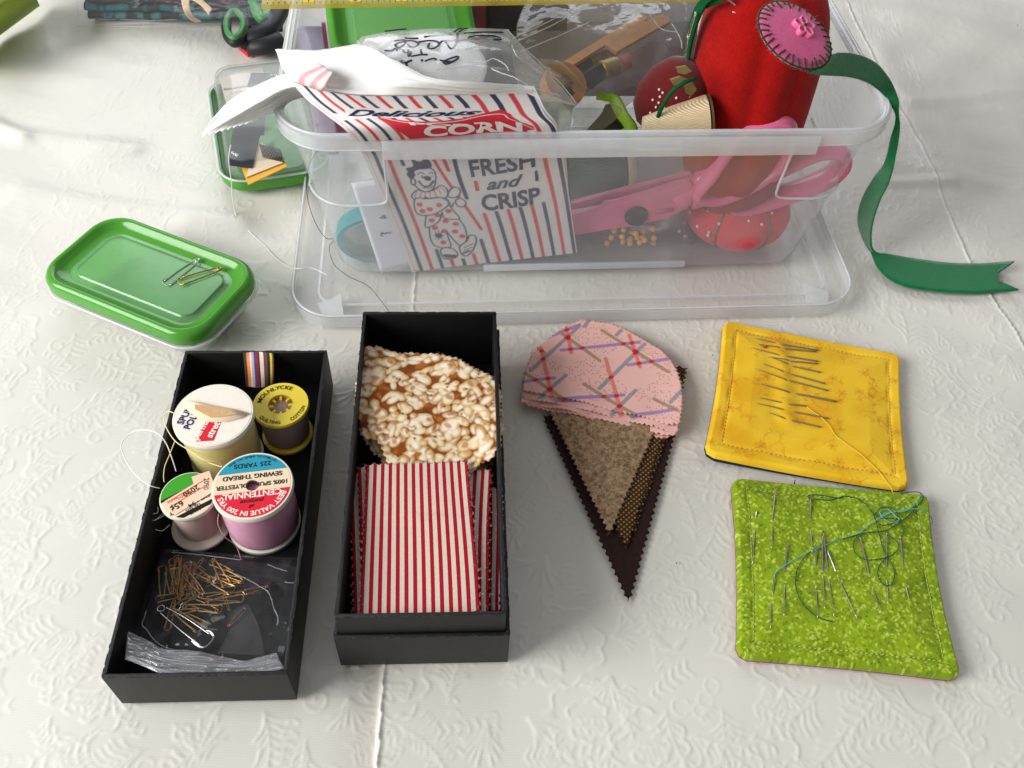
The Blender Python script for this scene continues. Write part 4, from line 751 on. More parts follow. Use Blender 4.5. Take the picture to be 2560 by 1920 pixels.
def build_mat(name, S, nu, nv, RS, w, h, label, backcol, stitchcol, zoff):
    t = thing(name, S(A([.5]), A([.5]))[0]*A([1, 1, 0]), label, 'needle mat')
    V, F, uv = gridVF(S, nu, nv); g = RS.at(uv[:, 0]*w, uv[:, 1]*h)
    mk('top_cloth', V, F[:, ::-1] if False else F[:, ::-1], pm(name+'_print', None, .85, spec=.2, var=.05, vscale=900, attr=True, bump=.35, bscale=2600, sheen=.15), t, col=g, uv=uv)
    # backing: follows the rim and closes the underside
    n = nu*nv; bd = np.r_[np.arange(nu), np.arange(1, nv)*nu+nu-1, (nv-1)*nu+np.arange(nu-2, -1, -1), np.arange(nv-2, 0, -1)*nu]; E_ = V[bd]; c = E_.mean(0)
    up = E_.copy(); mid = c+(E_-c)*1.002; mid[:, 2] = E_[:, 2]*.45+.0002; lo = c+(E_-c)*.985; lo[:, 2] = np.maximum(E_[:, 2]-.006, .0002)*.3; cen = c*A([1, 1, 0])+A([0, 0, .0003])
    m_ = len(bd); VV = np.vstack([up, mid, lo, cen[None]]); FF = [(k, (k+1) % m_, m_+(k+1) % m_, m_+k) for k in range(m_)]+[(m_+k, m_+(k+1) % m_, 2*m_+(k+1) % m_, 2*m_+k) for k in range(m_)]+[(2*m_+k, 2*m_+(k+1) % m_, 3*m_) for k in range(m_)]
    fix(mk('backing_cloth', VV, FF, backcol, t))
    st = MB(); L_ = [((.0078/w, v), 'v') for v in np.arange(.0085/h, 1-.0085/h, .0026/h)]+[((1-.0078/w, v), 'v') for v in np.arange(.0085/h, 1-.0085/h, .0026/h)]+[((u, 1-.0078/h), 'h') for u in np.arange(.0085/w, 1-.0085/w, .0026/w)]+[((u, .0078/h), 'h') for u in np.arange(.0085/w, 1-.0085/w, .0026/w)]
    for (u, v), k in L_:
        du, dv = (.0009/w, 0) if k == 'h' else (0, .0009/h); uu = A([u-du, u, u+du]); vv = A([v-dv, v, v+dv]); p = S(uu, vv)+A([[0, 0, .0001], [0, 0, .00045], [0, 0, .0001]]); st.add(*tubeVF(p, .00022, 4))
    st.build('stitching', stitchcol, t, kind='stuff'); return t
# yellow mat
cY = PP([(1806, 806, .0012), (2248, 893, .0012), (2272, 1232, .0014), (1757, 1140, .0040)]); wY, hY = .110, .104
RY = Ras(wY, hY, .0003, (250, 206, 48)); r_ = random.Random(12)
for _ in range(70): RY.ell(r_.uniform(0, wY), r_.uniform(0, hY), r_.uniform(.004, .014), r_.uniform(.003, .010), r_.uniform(0, 3), r_.choice(((240, 190, 30), (228, 166, 16), (244, 196, 44))), .5, .006)
CO = ((214, 138, 16), (222, 146, 14), (206, 140, 24))
for _ in range(95):
    x, y = r_.uniform(0, wY), r_.uniform(0, hY); k = r_.random(); a = r_.uniform(0, 6.28); c = r_.choice(CO)
    if k < .35:
        for j in range(6): b = a+j*1.047; R_ = r_.uniform(.0022, .0034); RY.line([(x+R_*f*math.cos(b+g), y+R_*f*math.sin(b+g)) for f, g in ((.2, 0), (.7, .28), (1.1, 0), (.7, -.28), (.2, 0))], .00035, c, .75)
        RY.ell(x, y, .0006, .0006, 0, (232, 120, 10), .8)
    elif k < .8:
        p = [(x, y), (x+.004*math.cos(a), y+.004*math.sin(a)), (x+.008*math.cos(a+.4), y+.008*math.sin(a+.4)), (x+.011*math.cos(a+.9), y+.011*math.sin(a+.9))]; RY.line(spline(p, 10), .00032, c, .7)
        for j in range(4): q = p[1+j % 3]; b = a+r_.uniform(-1.6, 1.6); RY.line([q, (q[0]+.0016*math.cos(b+.4), q[1]+.0016*math.sin(b+.4)), (q[0]+.003*math.cos(b), q[1]+.003*math.sin(b)), (q[0]+.0016*math.cos(b-.4), q[1]+.0016*math.sin(b-.4)), q], .0003, c, .7)
    else: RY.line([(x+.0022*math.cos(t), y+.0022*math.sin(t)) for t in np.linspace(a, a+4, 8)], .0003, c, .7)
def zy(x, y): return (1740+x*.2893, 780+y*.2893)
S0 = mat_surface(cY, wY, hY, 0, 0, .0042, None, 1, (-.001, -.002, -.0015, .002))
ra, rb_ = locate(S0, zy(715, 270)), locate(S0, zy(790, 920)); ra, rb_ = ra*A([wY, hY]), rb_*A([wY, hY])
def ridgeY(x, y):
    d = rb_-ra; t = ((x-ra[0])*d[0]+(y-ra[1])*d[1])/(d@d); tc = np.clip(t, 0, 1); D = np.hypot(x-ra[0]-tc*d[0], y-ra[1]-tc*d[1]); return .0009*np.exp(-(D/.0045)**2)*(1+.3*np.sin(t*40))-.0002*np.exp(-((D-.008)/.003)**2)
SY = mat_surface(cY, wY, hY, 0, 0, .0042, ridgeY, 1, (-.001, -.002, -.0015, .002))
build_mat('yellow_needle_mat', SY, 300, 280, RY, wY, hY, 'yellow quilted mat with rows of needles, behind the green mat', pm('navy_backing', (24, 30, 48), .85, var=.4, vscale=300), pm('gold_stitch', (206, 168, 96), .7), 0)
left = [((500, 235), (660, 265)), ((525, 288), (700, 305)), ((470, 318), (690, 368)), ((610, 395), (780, 415)), ((640, 400), (765, 440)), ((565, 455), (725, 505)), ((505, 500), (750, 578)), ((540, 627), (760, 682)), ((535, 748), (712, 780)), ((515, 797), (722, 838)), ((615, 875), (748, 915))]
right = [((768, 288), (1050, 340)), ((780, 322), (1030, 352)), ((815, 392), (1050, 435)), ((832, 430), (1045, 455)), ((860, 478), (1070, 530)), ((850, 550), (1110, 628)), ((830, 603), (1135, 688)), ((915, 720), (1205, 782)), ((828, 802), (950, 822)), ((888, 875), (1140, 928)), ((855, 948), (1070, 1003))]
nth = ['topmost', 'second', 'third', 'fourth', 'fifth', 'sixth', 'seventh', 'eighth', 'ninth', 'tenth', 'lowest']
for k, (l, r2) in enumerate(zip(left, right)):
    pth = needle_path(SY, [zy(*l[0]), zy(*l[1]), zy((l[1][0]+r2[0][0])/2, (l[1][1]+r2[0][1])/2), zy(*r2[0]), zy(*r2[1])], (.0011, .0004, -.0010, .0004, .0010))
    n = 22; rr = .00048*np.clip(np.linspace(.35, 2.2, n), 0, 1)*(1.35 if k == 7 else 1); tube('sewing_needle', spline(pth, n), rr, NEEDY, None, 6, label=nth[k]+' needle from the top in the yellow mat', cat='needle', group='needles in the yellow mat')
# green mat
cG = PP([(1824, 1201, .0012), (2318, 1244, .0012), (2402, 1706, .0014), (1838, 1650, .0014)]); wG, hG = .112, .108
RG = Ras(wG, hG, .00028, (132, 158, 20)); r_ = random.Random(5)
for _ in range(120): RG.ell(r_.uniform(0, wG), r_.uniform(0, hG), r_.uniform(.003, .010), r_.uniform(.002, .007), r_.uniform(0, 3), r_.choice(((146, 176, 26), (118, 144, 18), (138, 168, 28))), .6, .004)
for _ in range(2100): RG.ell(r_.uniform(0, wG), r_.uniform(0, hG), r_.uniform(.0005, .0011), r_.uniform(.00028, .00045), r_.uniform(0, 3.14), r_.choice(((84, 110, 12), (74, 100, 14), (98, 124, 16))), .65, .0003)
for _ in range(1500): RG.ell(r_.uniform(0, wG), r_.uniform(0, hG), r_.uniform(.0007, .0012), r_.uniform(.00042, .0006), r_.uniform(0, 3.14), r_.choice(((186, 208, 70), (170, 196, 48), (200, 218, 96))), .85, .0003)
for _ in range(700):
    x, y, a = r_.uniform(0, wG), r_.uniform(0, hG), r_.uniform(0, 6.28); RG.line([(x, y), (x+.0012*math.cos(a), y+.0012*math.sin(a)), (x+.0020*math.cos(a+.5), y+.0020*math.sin(a+.5))], .00028, (180, 204, 60), .8)
SG = mat_surface(cG, wG, hG, 0, 0, .0046, None, 2, (-.0005, -.003, .001, .002))
gb = Ras(.12, .12, .001, (20, 90, 110))
BACKG = pm('floral_backing', (150, 22, 92), .85, var=.8, vscale=120)
build_mat('green_needle_mat', SG, 320, 310, RG, wG, hG, 'green leaf print quilted mat with needles and tangled threads', BACKG, pm('pale_green_stitch', (176, 190, 110), .7), 0)
def zg(x, y): return (1780+x*.3376, 1180+y*.3376)
gn = [((326, 300), (326, 330), (316, 450), (295, 690)), ((467, 118), (448, 335), (445, 420), (435, 570)), ((725, 205), (727, 325), (732, 455), (737, 600)), ((550, 540), (540, 720), (535, 865), (528, 1075)), ((455, 795), (450, 890), (437, 980), (427, 1165)), ((812, 470), (818, 715), (822, 790), (828, 1025)), ((817, 450), (852, 710), (868, 825), (898, 1080)),
      ((848, 590), (908, 715), (950, 820), (1072, 1100)), ((765, 585), (768, 680), (770, 880), (776, 1090)), ((1085, 480), (1160, 745), (1195, 880), (1243, 1055)), ((1285, 450), (1290, 690), (1295, 830), (1297, 980)), ((1388, 510), (1410, 665), (1442, 880), (1450, 950))]
gl_ = ['leftmost', 'long one near top left', 'thread looped, top middle', 'fourth from left, mid height', 'lower left, teal threaded', 'upright in the central trio', 'slightly tilted in the central trio', 'most tilted in the central trio', 'beside left of the central trio', 'tilted, right of centre', 'upright with thread loop, right of centre', 'rightmost']
for k, q4 in enumerate(gn):
    pth = needle_path(SG, [zg(*q4[0]), zg(*q4[1]), zg((q4[1][0]+q4[2][0])/2, (q4[1][1]+q4[2][1])/2), zg(*q4[2]), zg(*q4[3])], (.0013, .0001, -.0014, .0001, .0012))
    rr = .00046*np.clip(np.linspace(2.2, .35, 22), 0, 1); tube('sewing_needle', spline(pth, 22), rr, NEED, None, 6, label='needle in the green mat, '+gl_[k], cat='needle', group='needles in the green mat')
def on(S, pts, dz=.0009):
    o = []
    for p in pts:
        uv = locate(S, p[:2], 12); q = S(np.clip(uv[:1], 0, 1), np.clip(uv[1:], 0, 1))[0]
        o.append(q+A([0, 0, dz]) if (0 <= uv).all() and (uv <= 1).all() else P(p[0], p[1], .0030))
    return A(o)
def mstrand(S, pts, r, mat, label, n=120): return tube('loose_thread', spline(on(S, pts), n), r, mat, None, 6, label=label, cat='thread')
DGT = pm('dark_green_strand', (18, 74, 58), .6); AQT = pm('aqua_strand', (104, 190, 178), .6); NVT = pm('black_strand', (30, 32, 40), .6)
mstrand(SG, [zg(*p) for p in ((725, 215), (712, 180), (800, 178), (930, 200), (970, 185), (940, 195), (860, 215), (740, 205), (722, 200))], .00026, DGT, 'dark green thread loop at top of the green mat')
mstrand(SG, [zg(*p) for p in ((970, 183), (1060, 200), (1140, 250), (1190, 320), (1215, 390), (1235, 470), (1260, 560), (1285, 620))], .00024, DGT, 'dark green thread running down the right half of the green mat')
mstrand(SG, [zg(*p) for p in ((905, 1118), (800, 1090), (700, 1020), (640, 930), (615, 820), (640, 700), (720, 600), (840, 540), (1000, 490), (1150, 455), (1280, 440), (1400, 370), (1480, 300), (1540, 230), (1562, 190), (1530, 150), (1450, 150), (1395, 170))], .00026, DGT, 'long dark green thread sweeping a wide arc over the green mat', 200)
mstrand(SG, [zg(*p) for p in ((455, 800), (470, 750), (540, 695), (650, 630), (800, 560), (960, 500), (1080, 460), (1160, 395), (1260, 335), (1350, 300), (1440, 290), (1530, 200), (1545, 160))], .00026, AQT, 'aqua thread running diagonally across the green mat', 160)
mstrand(SG, [zg(*p) for p in ((1250, 330), (1240, 300), (1300, 285), (1350, 330), (1380, 360), (1320, 380), (1250, 330), (1360, 300), (1480, 280), (1560, 285), (1620, 330), (1635, 390))], .00024, AQT, 'aqua thread tangle at right edge of the green mat', 140)
mstrand(SG, [zg(*p) for p in ((1200, 320), (1250, 270), (1330, 275), (1370, 320), (1340, 380), (1260, 400), (1210, 370), (1200, 320), (1250, 350), (1340, 350), (1400, 400), (1410, 470), (1392, 510))], .00024, DGT, 'dark green knot of thread at upper right of the green mat', 150)
mstrand(SG, [zg(*p) for p in ((1080, 470), (1045, 530), (1060, 610), (1130, 655), (1230, 650), (1330, 620), (1378, 560), (1350, 510), (1290, 470))], .00024, DGT, 'dark green thread ring around the tilted right needle', 110)
mstrand(SG, [zg(*p) for p in ((1285, 640), (1235, 700), (1225, 770), (1260, 835), (1320, 840), (1348, 770), (1330, 690), (1285, 640))], .00024, DGT, 'small dark green thread ring below the right needles', 90)
pth = [SY(*[A([x]) for x in locate(SY, zy(*p), 12)])[0]+A([0, 0, .0008]) for p in ((950, 822), (1010, 870), (1080, 920), (1150, 990), (1200, 1070), (1300, 1150), (1400, 1220), (1500, 1310), (1580, 1390), (1640, 1470))]+[P(*zy(*p), .006) for p in ((1690, 1530), (1690, 1570), (1620, 1615), (1520, 1600), (1440, 1580))]
tube('loose_thread', spline(pth, 140), .00024, pm('yellow_strand', (232, 206, 70), .6), None, 6, label='yellow thread trailing from a needle on the yellow mat', cat='thread')
strand([zg(615, 60)+(.002,), zg(612, 80)+(.002,), zg(616, 100)+(.003,)], .0003, NVT, 'short black thread between the yellow and green mats', 16)
tube('thread_scrap', spline([SY(A([x]), A([y]))[0]+A([0, 0, .0006]) for x, y in (locate(SY, zy(575, 300)), locate(SY, zy(592, 312)), locate(SY, zy(608, 302)))], 8), .0005, pm('red_fluff', (214, 40, 60), .8), None, 6, label='tiny red fluff on the yellow mat needles', cat='thread')
# ------------------------------------------------------------------ green lidded container at left with two pins on top
GRN = tp('green_lid_plastic', (96, 182, 62), .74, .18, .10, tint=(120, 210, 90), var=.06, trs=.2)
GRNT = tp('green_lid_panel', (160, 214, 158), .34, .16, .12, tint=(172, 230, 160), var=.12, vscale=40, trs=.25)
CLR = tp('clear_tub_plastic', (240, 244, 246), .12, .08, .08, var=.2)
def container(name, fr, hx, hy, label, flip=False, cards=True):
    t = thing(name, fr.o, label, 'container'); s = -1 if flip else 1; H = .0235
    rr = lambda k, z, r=.019: ring(fr, rrect(hx*k if k < 2 else hx, hy-hx*(1-k) if k < 2 else hy, r, 8), z)
    z = lambda q: q if not flip else .0320-q
    sh = lambda d, zz, r: ring(fr, rrect(hx-d, hy-d, r, 8), z(zz))
    body = [sh(.010, .0006, .012), sh(.0085, .0014, .0125), sh(.0075, .004, .013), sh(.0045, .016, .015), sh(.004, H-.004, .016), sh(.0015, H-.003, .017), sh(.0015, H, .017), sh(.0052, H-.001, .0145), sh(.006, .016, .0135), sh(.009, .004, .0115), sh(.0105, .0022, .011)]
    V, F = loftVF(body, True, True); fix(mk('tub', V, F, CLR, t, 50))
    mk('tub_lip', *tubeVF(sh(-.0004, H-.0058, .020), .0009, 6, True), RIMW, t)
    l = [sh(.0005, H-.0045, .019), sh(0, H-.002, .0195), sh(0, H+.002, .0195), sh(.0010, H+.0042, .019), sh(.0028, H+.0056, .0180), sh(.0042, H+.0057, .0170), sh(.0056, H+.0044, .0160), sh(.0075, H+.0018, .0140), sh(.0120, H+.0012, .0110)]
    l += [sh(.0120, H+.0002, .0110), sh(.0070, H+.0006, .0140), sh(.0040, H+.0042, .0170), sh(.0014, H+.0022, .0185), sh(.0016, H-.0045, .0180)]
    V, F = loftVF(l, loop=True); lo = fix(mk('lid', V, F, GRN, t, 60))
    V, F = loftVF([sh(.0120, H+.0012, .0110), sh(.0160, H+.0011, .0080), sh(.0170, H+.0026, .007), sh(.0170, H+.0014, .007), sh(.0120, H+.0002, .0110)], False, False)
    fix(mk('lid_ledge', V, F, GRNT, lo, 60)); V, F = loftVF([sh(.0171, H+.0012, .007), sh(.0171, H+.0026, .007)], True, True); fix(mk('lid_panel', V, F, GRNT, lo, 40)); return t
fK = yawframe((-.2268, .3985, .0002), -.39)
container('food_container', fK, .0605, .0360, 'small clear tub with green lid, two safety pins on top')
mk('instruction_card', *boxVF(fK, -.035, .030, -.026, .022, .006, .0075, .0002), pm('white_card', (232, 232, 228), .8), None, 40, label='white folded card seen inside the green lidded tub', cat='card')
mk('dark_packet', *boxVF(fK, .034, .046, -.024, .020, .006, .019, .0005), pm('dark_packet_card', (70, 72, 80), .7), None, 40, label='dark striped packet standing inside the green lidded tub', cat='packet')
zK = .0268
def zk(x, y): return (60+x*.2893, 500+y*.2893)
safety_pin(P(*zk(1262, 735), zK), P(*zk(1525, 518), zK), .00042, STEEL, 'silver safety pin on the green tub lid, left of the gold one', None, 'silver', .20, 1)
safety_pin(P(*zk(1370, 730), zK+.0006), P(*zk(1712, 600), zK+.0006), .0005, GOLD, 'gold safety pin on the green tub lid, right of the silver one', None, 'goldbig', .22, 1)
# threads on the cloth
strand([(577, 362, .060), (572, 400, .045), (578, 450, .03), (582, 500, .012), (592, 540, .001), (625, 580, .0006), (660, 612, .0006), (690, 645, .0006), (720, 665, .0006), (742, 672, .012), (775, 670, .012), (795, 676, .012), (818, 688, .012)], .00032, WTH, 'white thread curling over the cloth beside the bin')
strand([(835, 345, .120), (795, 375, .10), (768, 430, .075), (770, 500, .05), (790, 560, .03), (815, 595, .018), (835, 598, .012), (823, 620, .012), (835, 660, .008), (870, 690, .006), (920, 715, .006), (955, 755, .006), (975, 782, .010)], .00018, NVT, 'fine dark thread hanging off the bin rim to the black tray')
# ------------------------------------------------------------------ paper popcorn bag leaning inside the front of the bin
NAVY, RED = (44, 46, 84), (222, 52, 70)
bw, bh = .100, .165                      # flat bag face
def front(u, v, off=.0022): return PWall(u, v, off)
Bot = [(1030, 681), (1130, 667), (1240, 655), (1345, 643), (1443, 632)]
M1 = [(983, 560), (1090, 552), (1205, 548), (1318, 530), (1424, 500)]
M2 = [(930, 440), (1045, 440), (1160, 437), (1280, 425), (1408, 400)]
M3_ = [(905, 382), (1020, 378), (1142, 373), (1272, 365), (1400, 354)]
T1 = [(868, 330, .134), (985, 325, .136), (1115, 318, .136), (1245, 310, .135), (1390, 318, .132)]
T2 = [(812, 285, .140), (930, 286, .143), (1060, 288, .144), (1200, 284, .143), (1365, 290, .139)]
T3 = [(768, 250, .145), (890, 258, .149), (1030, 262, .150), (1180, 258, .149), (1350, 262, .144)]
T4 = [(728, 205, .151), (860, 236, .154), (1010, 240, .155), (1160, 238, .154), (1335, 232, .149)]
rows = [[front(*p) for p in Bot], [front(*p) for p in M1], [front(*p) for p in M2], [front(*p) for p in M3_], PP(T1), PP(T2), PP(T3), PP(T4)]
SB = netS(rows)
# arc length along the bag so that the print keeps its proportions
vv = np.linspace(0, 1, 200); cl = SB(np.full(200, .5), vv); al = np.r_[0, np.cumsum(np.linalg.norm(np.diff(cl, axis=0), axis=1))]; bh = al[-1]; cw = SB(np.linspace(0, 1, 60), np.full(60, .3)); bw = np.linalg.norm(np.diff(cw, axis=0), axis=1).sum()
v_of = lambda y: np.interp(y, al, vv)
def bag_at(x, y, lift=.00025):           # flat print metres (x right, y up from the bottom) -> world
    u = np.clip(np.asarray(x)/bw, 0, 1); v = v_of(np.asarray(y)); p = SB(u, v); e = 1e-3; du = SB(np.clip(u+e, 0, 1), v)-SB(np.clip(u-e, 0, 1), v); dv = SB(u, np.clip(v+e, 0, 1))-SB(u, np.clip(v-e, 0, 1)); n = np.cross(du, dv); n /= np.linalg.norm(n, axis=1)[:, None]+1e-15; return p+n*lift
BGU, BGV = (q.ravel() for q in np.meshgrid(np.linspace(0, 1, 50), np.linspace(0, 1, 70))); _d = SB(BGU, BGV)-CAM; _z = _d@FWD; BGP = np.c_[1280+FPX*(_d@RGT)/_z, 960+FPX*(_d@DWN)/_z]
def bag_inv(px):                         # photo pixels -> flat print metres
    px = A(px, float); j = ((px[:, None]-BGP[None])**2).sum(2).argmin(1); u, v = BGU[j].copy(), BGV[j].copy()
    def pj(u, v): d = SB(u, v)-CAM; z = d@FWD; return np.c_[1280+FPX*(d@RGT)/z, 960+FPX*(d@DWN)/z]
    for _ in range(4):
        p0 = pj(u, v); e = 2e-3; Ju = (pj(u+e, v)-pj(u-e, v))/(2*e); Jv = (pj(u, v+e)-pj(u, v-e))/(2*e); r = px-p0; D = Ju[:, 0]*Jv[:, 1]-Ju[:, 1]*Jv[:, 0]; D = np.where(np.abs(D) < 1, 1, D)
        u = np.clip(u+.9*(r[:, 0]*Jv[:, 1]-r[:, 1]*Jv[:, 0])/D, 0, 1); v = np.clip(v+.9*(Ju[:, 0]*r[:, 1]-Ju[:, 1]*r[:, 0])/D, 0, 1)
    return np.c_[u*bw, np.interp(v, vv, al)]
def z7(pts): p = A(pts, float); return bag_inv(np.c_[700+p[:, 0]*.3617, 350+p[:, 1]*.3617])
def z3b(pts): p = A(pts, float); return bag_inv(np.c_[900+p[:, 0]*.2712, p[:, 1]*.2712])
W0 = (238, 234, 232); R = Ras(bw, bh, .0003, W0); lw = .0010
R.line([(.0026, 0), (.0026, bh)], .0004, RED, .8); per = bw*.0657
yl = lambda x, y: float(z7([(x, y)])[0, 1])
lo = {2: yl(1100, 760), 3: yl(1190, 820), 4: yl(1260, 825), 5: yl(1335, 790), 6: yl(1390, 690), 7: yl(1410, 510), 8: yl(1490, 500), 9: yl(1570, 485), 10: yl(1650, 470), 11: yl(1730, 455), 12: yl(1810, 440)}
hi = yl(1000, 118)
for k in range(15):
    xs = bw*.063+k*per; c = NAVY if k % 2 == 0 else RED; segs = [(0, bh)]
    if k in lo: segs = [(0, lo[k]), (hi+.004 if k > 6 else hi, bh)]
    if k == 2: segs.append((yl(860, 170), hi))
    for y0, y1 in segs: R.line([(xs, y0), (xs, y1)], per*.33, c, .96)
R.line(z7([(1205, 130), (1290, 400)]), per*.36, NAVY)
# writing band across the top and the red banner
q_ = z3b([(-140, 1010), (0, 995), (560, 1000), (1110, 1000), (1110, 1075), (560, 1085), (0, 1090), (-130, 1075)]); R.poly(q_, W0)
q_ = z3b([(130, 1068), (300, 1095), (480, 1120), (720, 1118), (950, 1090), (1110, 1050), (1300, 1008), (1390, 1050), (1460, 1115), (1600, 1165), (1605, 1195), (1500, 1212), (1280, 1222), (1080, 1242), (960, 1268), (480, 1300), (330, 1190), (230, 1110)]); R.poly(q_, RED)
R.line(spline(z3b([(200, 1085), (480, 1135), (740, 1130), (960, 1105), (1290, 1050), (1390, 1100), (1590, 1185)]), 40), .0007, W0)
# clown figure, plain line drawing
def ln(pts, w=lw, c=NAVY, n=None): R.line(spline(z7(pts), n or len(pts)*5), w, c)
def fillp(pts, c, n=None): q = spline(z7(pts), n or len(pts)*4, True); R.poly(q, c); return q
def closed(pts, w=lw): q = fillp(pts, W0); R.line(list(q)+[q[0]], w, NAVY)
ln([(1060, 130), (1190, 330), (1240, 400), (1390, 615)], .0022, RED); ln([(1130, 130), (1165, 210)], .0024, RED)
closed([(900, 250), (930, 310), (990, 355), (1050, 345), (1075, 290), (1070, 220), (1010, 185), (940, 195), (895, 215)])
fillp([(870, 195), (920, 180), (905, 130), (965, 150), (1010, 125), (1045, 160), (1040, 195), (960, 205), (900, 225)], NAVY); fillp([(875, 230), (920, 215), (935, 250), (900, 268)], NAVY)
closed([(905, 275), (925, 268), (938, 290), (925, 312), (908, 300)])
e = z7([(1020, 265)])[0]; R.ell(e[0], e[1], .0023, .0021, 0, NAVY)
ln([(950, 238), (975, 225), (1000, 236)], .0007); ln([(1030, 232), (1045, 224), (1060, 235)], .0007); ln([(975, 255), (995, 255)], .0006); ln([(985, 245), (985, 266)], .0006); ln([(1040, 250), (1058, 250)], .0006)
ln([(960, 285), (990, 318), (1030, 318), (1060, 285)], .0014); ln([(985, 330), (1030, 335), (1055, 318)], .0006)
closed([(910, 385), (950, 345), (1000, 360), (1060, 345), (1110, 315), (1150, 335), (1160, 380), (1130, 405), (1090, 395), (1050, 420), (1010, 395), (985, 418), (950, 405), (930, 412)])
for x0, y0, x1, y1 in ((945, 360, 930, 395), (975, 365, 965, 400), (1005, 368, 1000, 395), (1035, 362, 1040, 400), (1065, 352, 1080, 390), (1090, 338, 1115, 375), (1110, 328, 1145, 355)): ln([(x0, y0), (x1, y1)], .0006, RED, 4)
closed([(935, 405), (930, 470), (960, 515), (1040, 520), (1110, 490), (1165, 445), (1150, 405), (1090, 400), (1010, 405)])
ln([(1010, 525), (1005, 600), (1050, 595), (1100, 560), (1120, 500)]); ln([(1120, 500), (1140, 540), (1240, 545), (1200, 490), (1165, 445)])
ln([(1030, 600), (1040, 680), (1070, 730), (1130, 745), (1180, 735), (1165, 680), (1150, 630), (1200, 690), (1250, 730), (1290, 690), (1280, 610), (1240, 550)])
closed([(1110, 760), (1150, 745), (1200, 755), (1230, 795), (1190, 820), (1130, 815)]); fillp([(1130, 790), (1225, 795), (1190, 815), (1140, 810)], NAVY)
closed([(1240, 740), (1290, 700), (1310, 660), (1350, 665), (1355, 710), (1320, 780), (1270, 800)]); ln([(1270, 745), (1340, 715)], .0007); ln([(1270, 765), (1330, 740)], .0007); ln([(1262, 785), (1310, 765)], .0016)
closed([(1175, 345), (1210, 325), (1245, 345), (1235, 385), (1190, 400), (1160, 385)]); closed([(1215, 415), (1250, 405), (1285, 430), (1270, 460), (1225, 455)]); ln([(1120, 400), (1170, 430), (1190, 460), (1200, 430)], .0008)
for x, y in ((965, 445), (1035, 478), (1100, 450), (985, 492), (1165, 490), (1090, 520), (1048, 555), (1145, 560), (1072, 608), (1215, 580), (1210, 632), (1260, 665), (1135, 630), (1130, 708)): e = z7([(x, y)])[0]; R.ell(e[0], e[1], .0021, .0018, .5, RED)
e = z7([(1097, 660)])[0]; R.ell(e[0], e[1], .0024, .0022, 0, NAVY)
for t in range(8): ln([(1097, 660), (1097+34*math.cos(t*.785), 660+34*math.sin(t*.785))], .0006, NAVY, 3)
bag = thing('paper_bag', SB(A([.5]), A([0]))[0], 'red and blue striped paper popcorn bag with clown, inside front of bin', 'paper bag')
V, F, uv = gridVF(SB, 230, 330); y = np.interp(uv[:, 1], vv, al); g = R.at(uv[:, 0]*bw, y)
BAGM = pm('printed_bag_paper', None, .75, spec=.25, var=.02, vscale=300, attr=True, trans=.12, bump=.2, bscale=500)
WPAP = pm('white_bag_paper', (250, 250, 249), .8, spec=.25, var=.015, trans=.2)
mk('front_panel', V, F, BAGM, bag, col=g, uv=uv)
rb2 = [[p-A([0, 0, 0])+fB.y*.0022+A([0, 0, .0004*j]) for p in r_] for j, r_ in enumerate(rows)]; V, F, uv = gridVF(netS(rb2), 40, 60); mk('back_panel', V, F, WPAP, bag)
NV = ink('bag_navy_ink', NAVY); WH = ink('bag_white_print', (240, 236, 234))
def bagtext(s, p0, p1, ptop, mat, zf, shear=0., bold=.02):   # fit a word between two baseline points, height to the third point (zoom pixels)
    V, F = text2d(s, 1., 'LEFT', shear, bold); V = V-A([V[:, 0].min(), 0]); q = zf([p0, p1, ptop]); ex_ = (q[1]-q[0])/V[:, 0].max(); cap = .73; ey = (q[2]-q[0])/cap
    W_ = q[0]+V[:, :1]*ex_+V[:, 1:2]*ey; mk('lettering', bag_at(W_[:, 0], W_[:, 1]), F, mat, bag, False)
bagtext('FRESH', (1322, 252), (1765, 178), (1298, 135), NV, z7, 0, .03); bagtext('and', (1430, 342), (1692, 305), (1412, 262), NV, z7, .5, .025); bagtext('CRISP', (1400, 485), (1800, 425), (1382, 375), NV, z7, 0, .03)
bagtext('Delicious', (-120, 1072), (1100, 1056), (-135, 1004), NV, z3b, .5, .03)
bagtext('POP', (470, 1150), (1010, 1160), (440, 1125), WH, z3b, 0, .03); bagtext('CORN', (590, 1255), (1500, 1205), (560, 1160), WH, z3b, 0, .04)
for pts, c, nm in (([(1338, 282), (1362, 278), (1380, 348), (1352, 352)], RED, 'bag_red_ink'), ([(1760, 212), (1778, 208), (1788, 280), (1765, 284)], NAVY, 'bag_navy_tick')): q = z7(pts); mk('stripe_tick', bag_at(q[:, 0], q[:, 1]), [(0, 1, 2, 3)], ink(nm, c), bag, False)
# torn white inside of the mouth
tr = [[P(690, 190, .148), P(830, 205, .153), P(1000, 212, .155), P(1170, 215, .154), P(1320, 217, .148)], [P(728, 204, .1465), P(860, 235, .1505), P(1010, 239, .1525), P(1160, 237, .1515), P(1335, 231, .1455)]]
V, F, uv = gridVF(netS(tr), 120, 8, .0003); j = npr.uniform(-1, 1, 120)*.0012; V[:120, 1] += j; V[:120, 2] += np.abs(j)*.5; mk('torn_mouth', V, F, WPAP, bag)
ip = [[P(690, 124, .1600), P(800, 126, .1640), P(905, 112, .1665), P(985, 150, .1680), P(1080, 196, .1660), P(1190, 208, .1620), P(1325, 214, .1510)], [P(705, 168, .1560), P(805, 178, .1600), P(915, 185, .1630), P(1000, 205, .1640), P(1090, 218, .1625), P(1195, 224, .1590), P(1330, 222, .1500)], [P(728, 203, .1520), P(860, 233, .1552), P(945, 238, .1560), P(1010, 238, .1562), P(1100, 237, .1558), P(1200, 236, .1545), P(1335, 230, .1498)]]
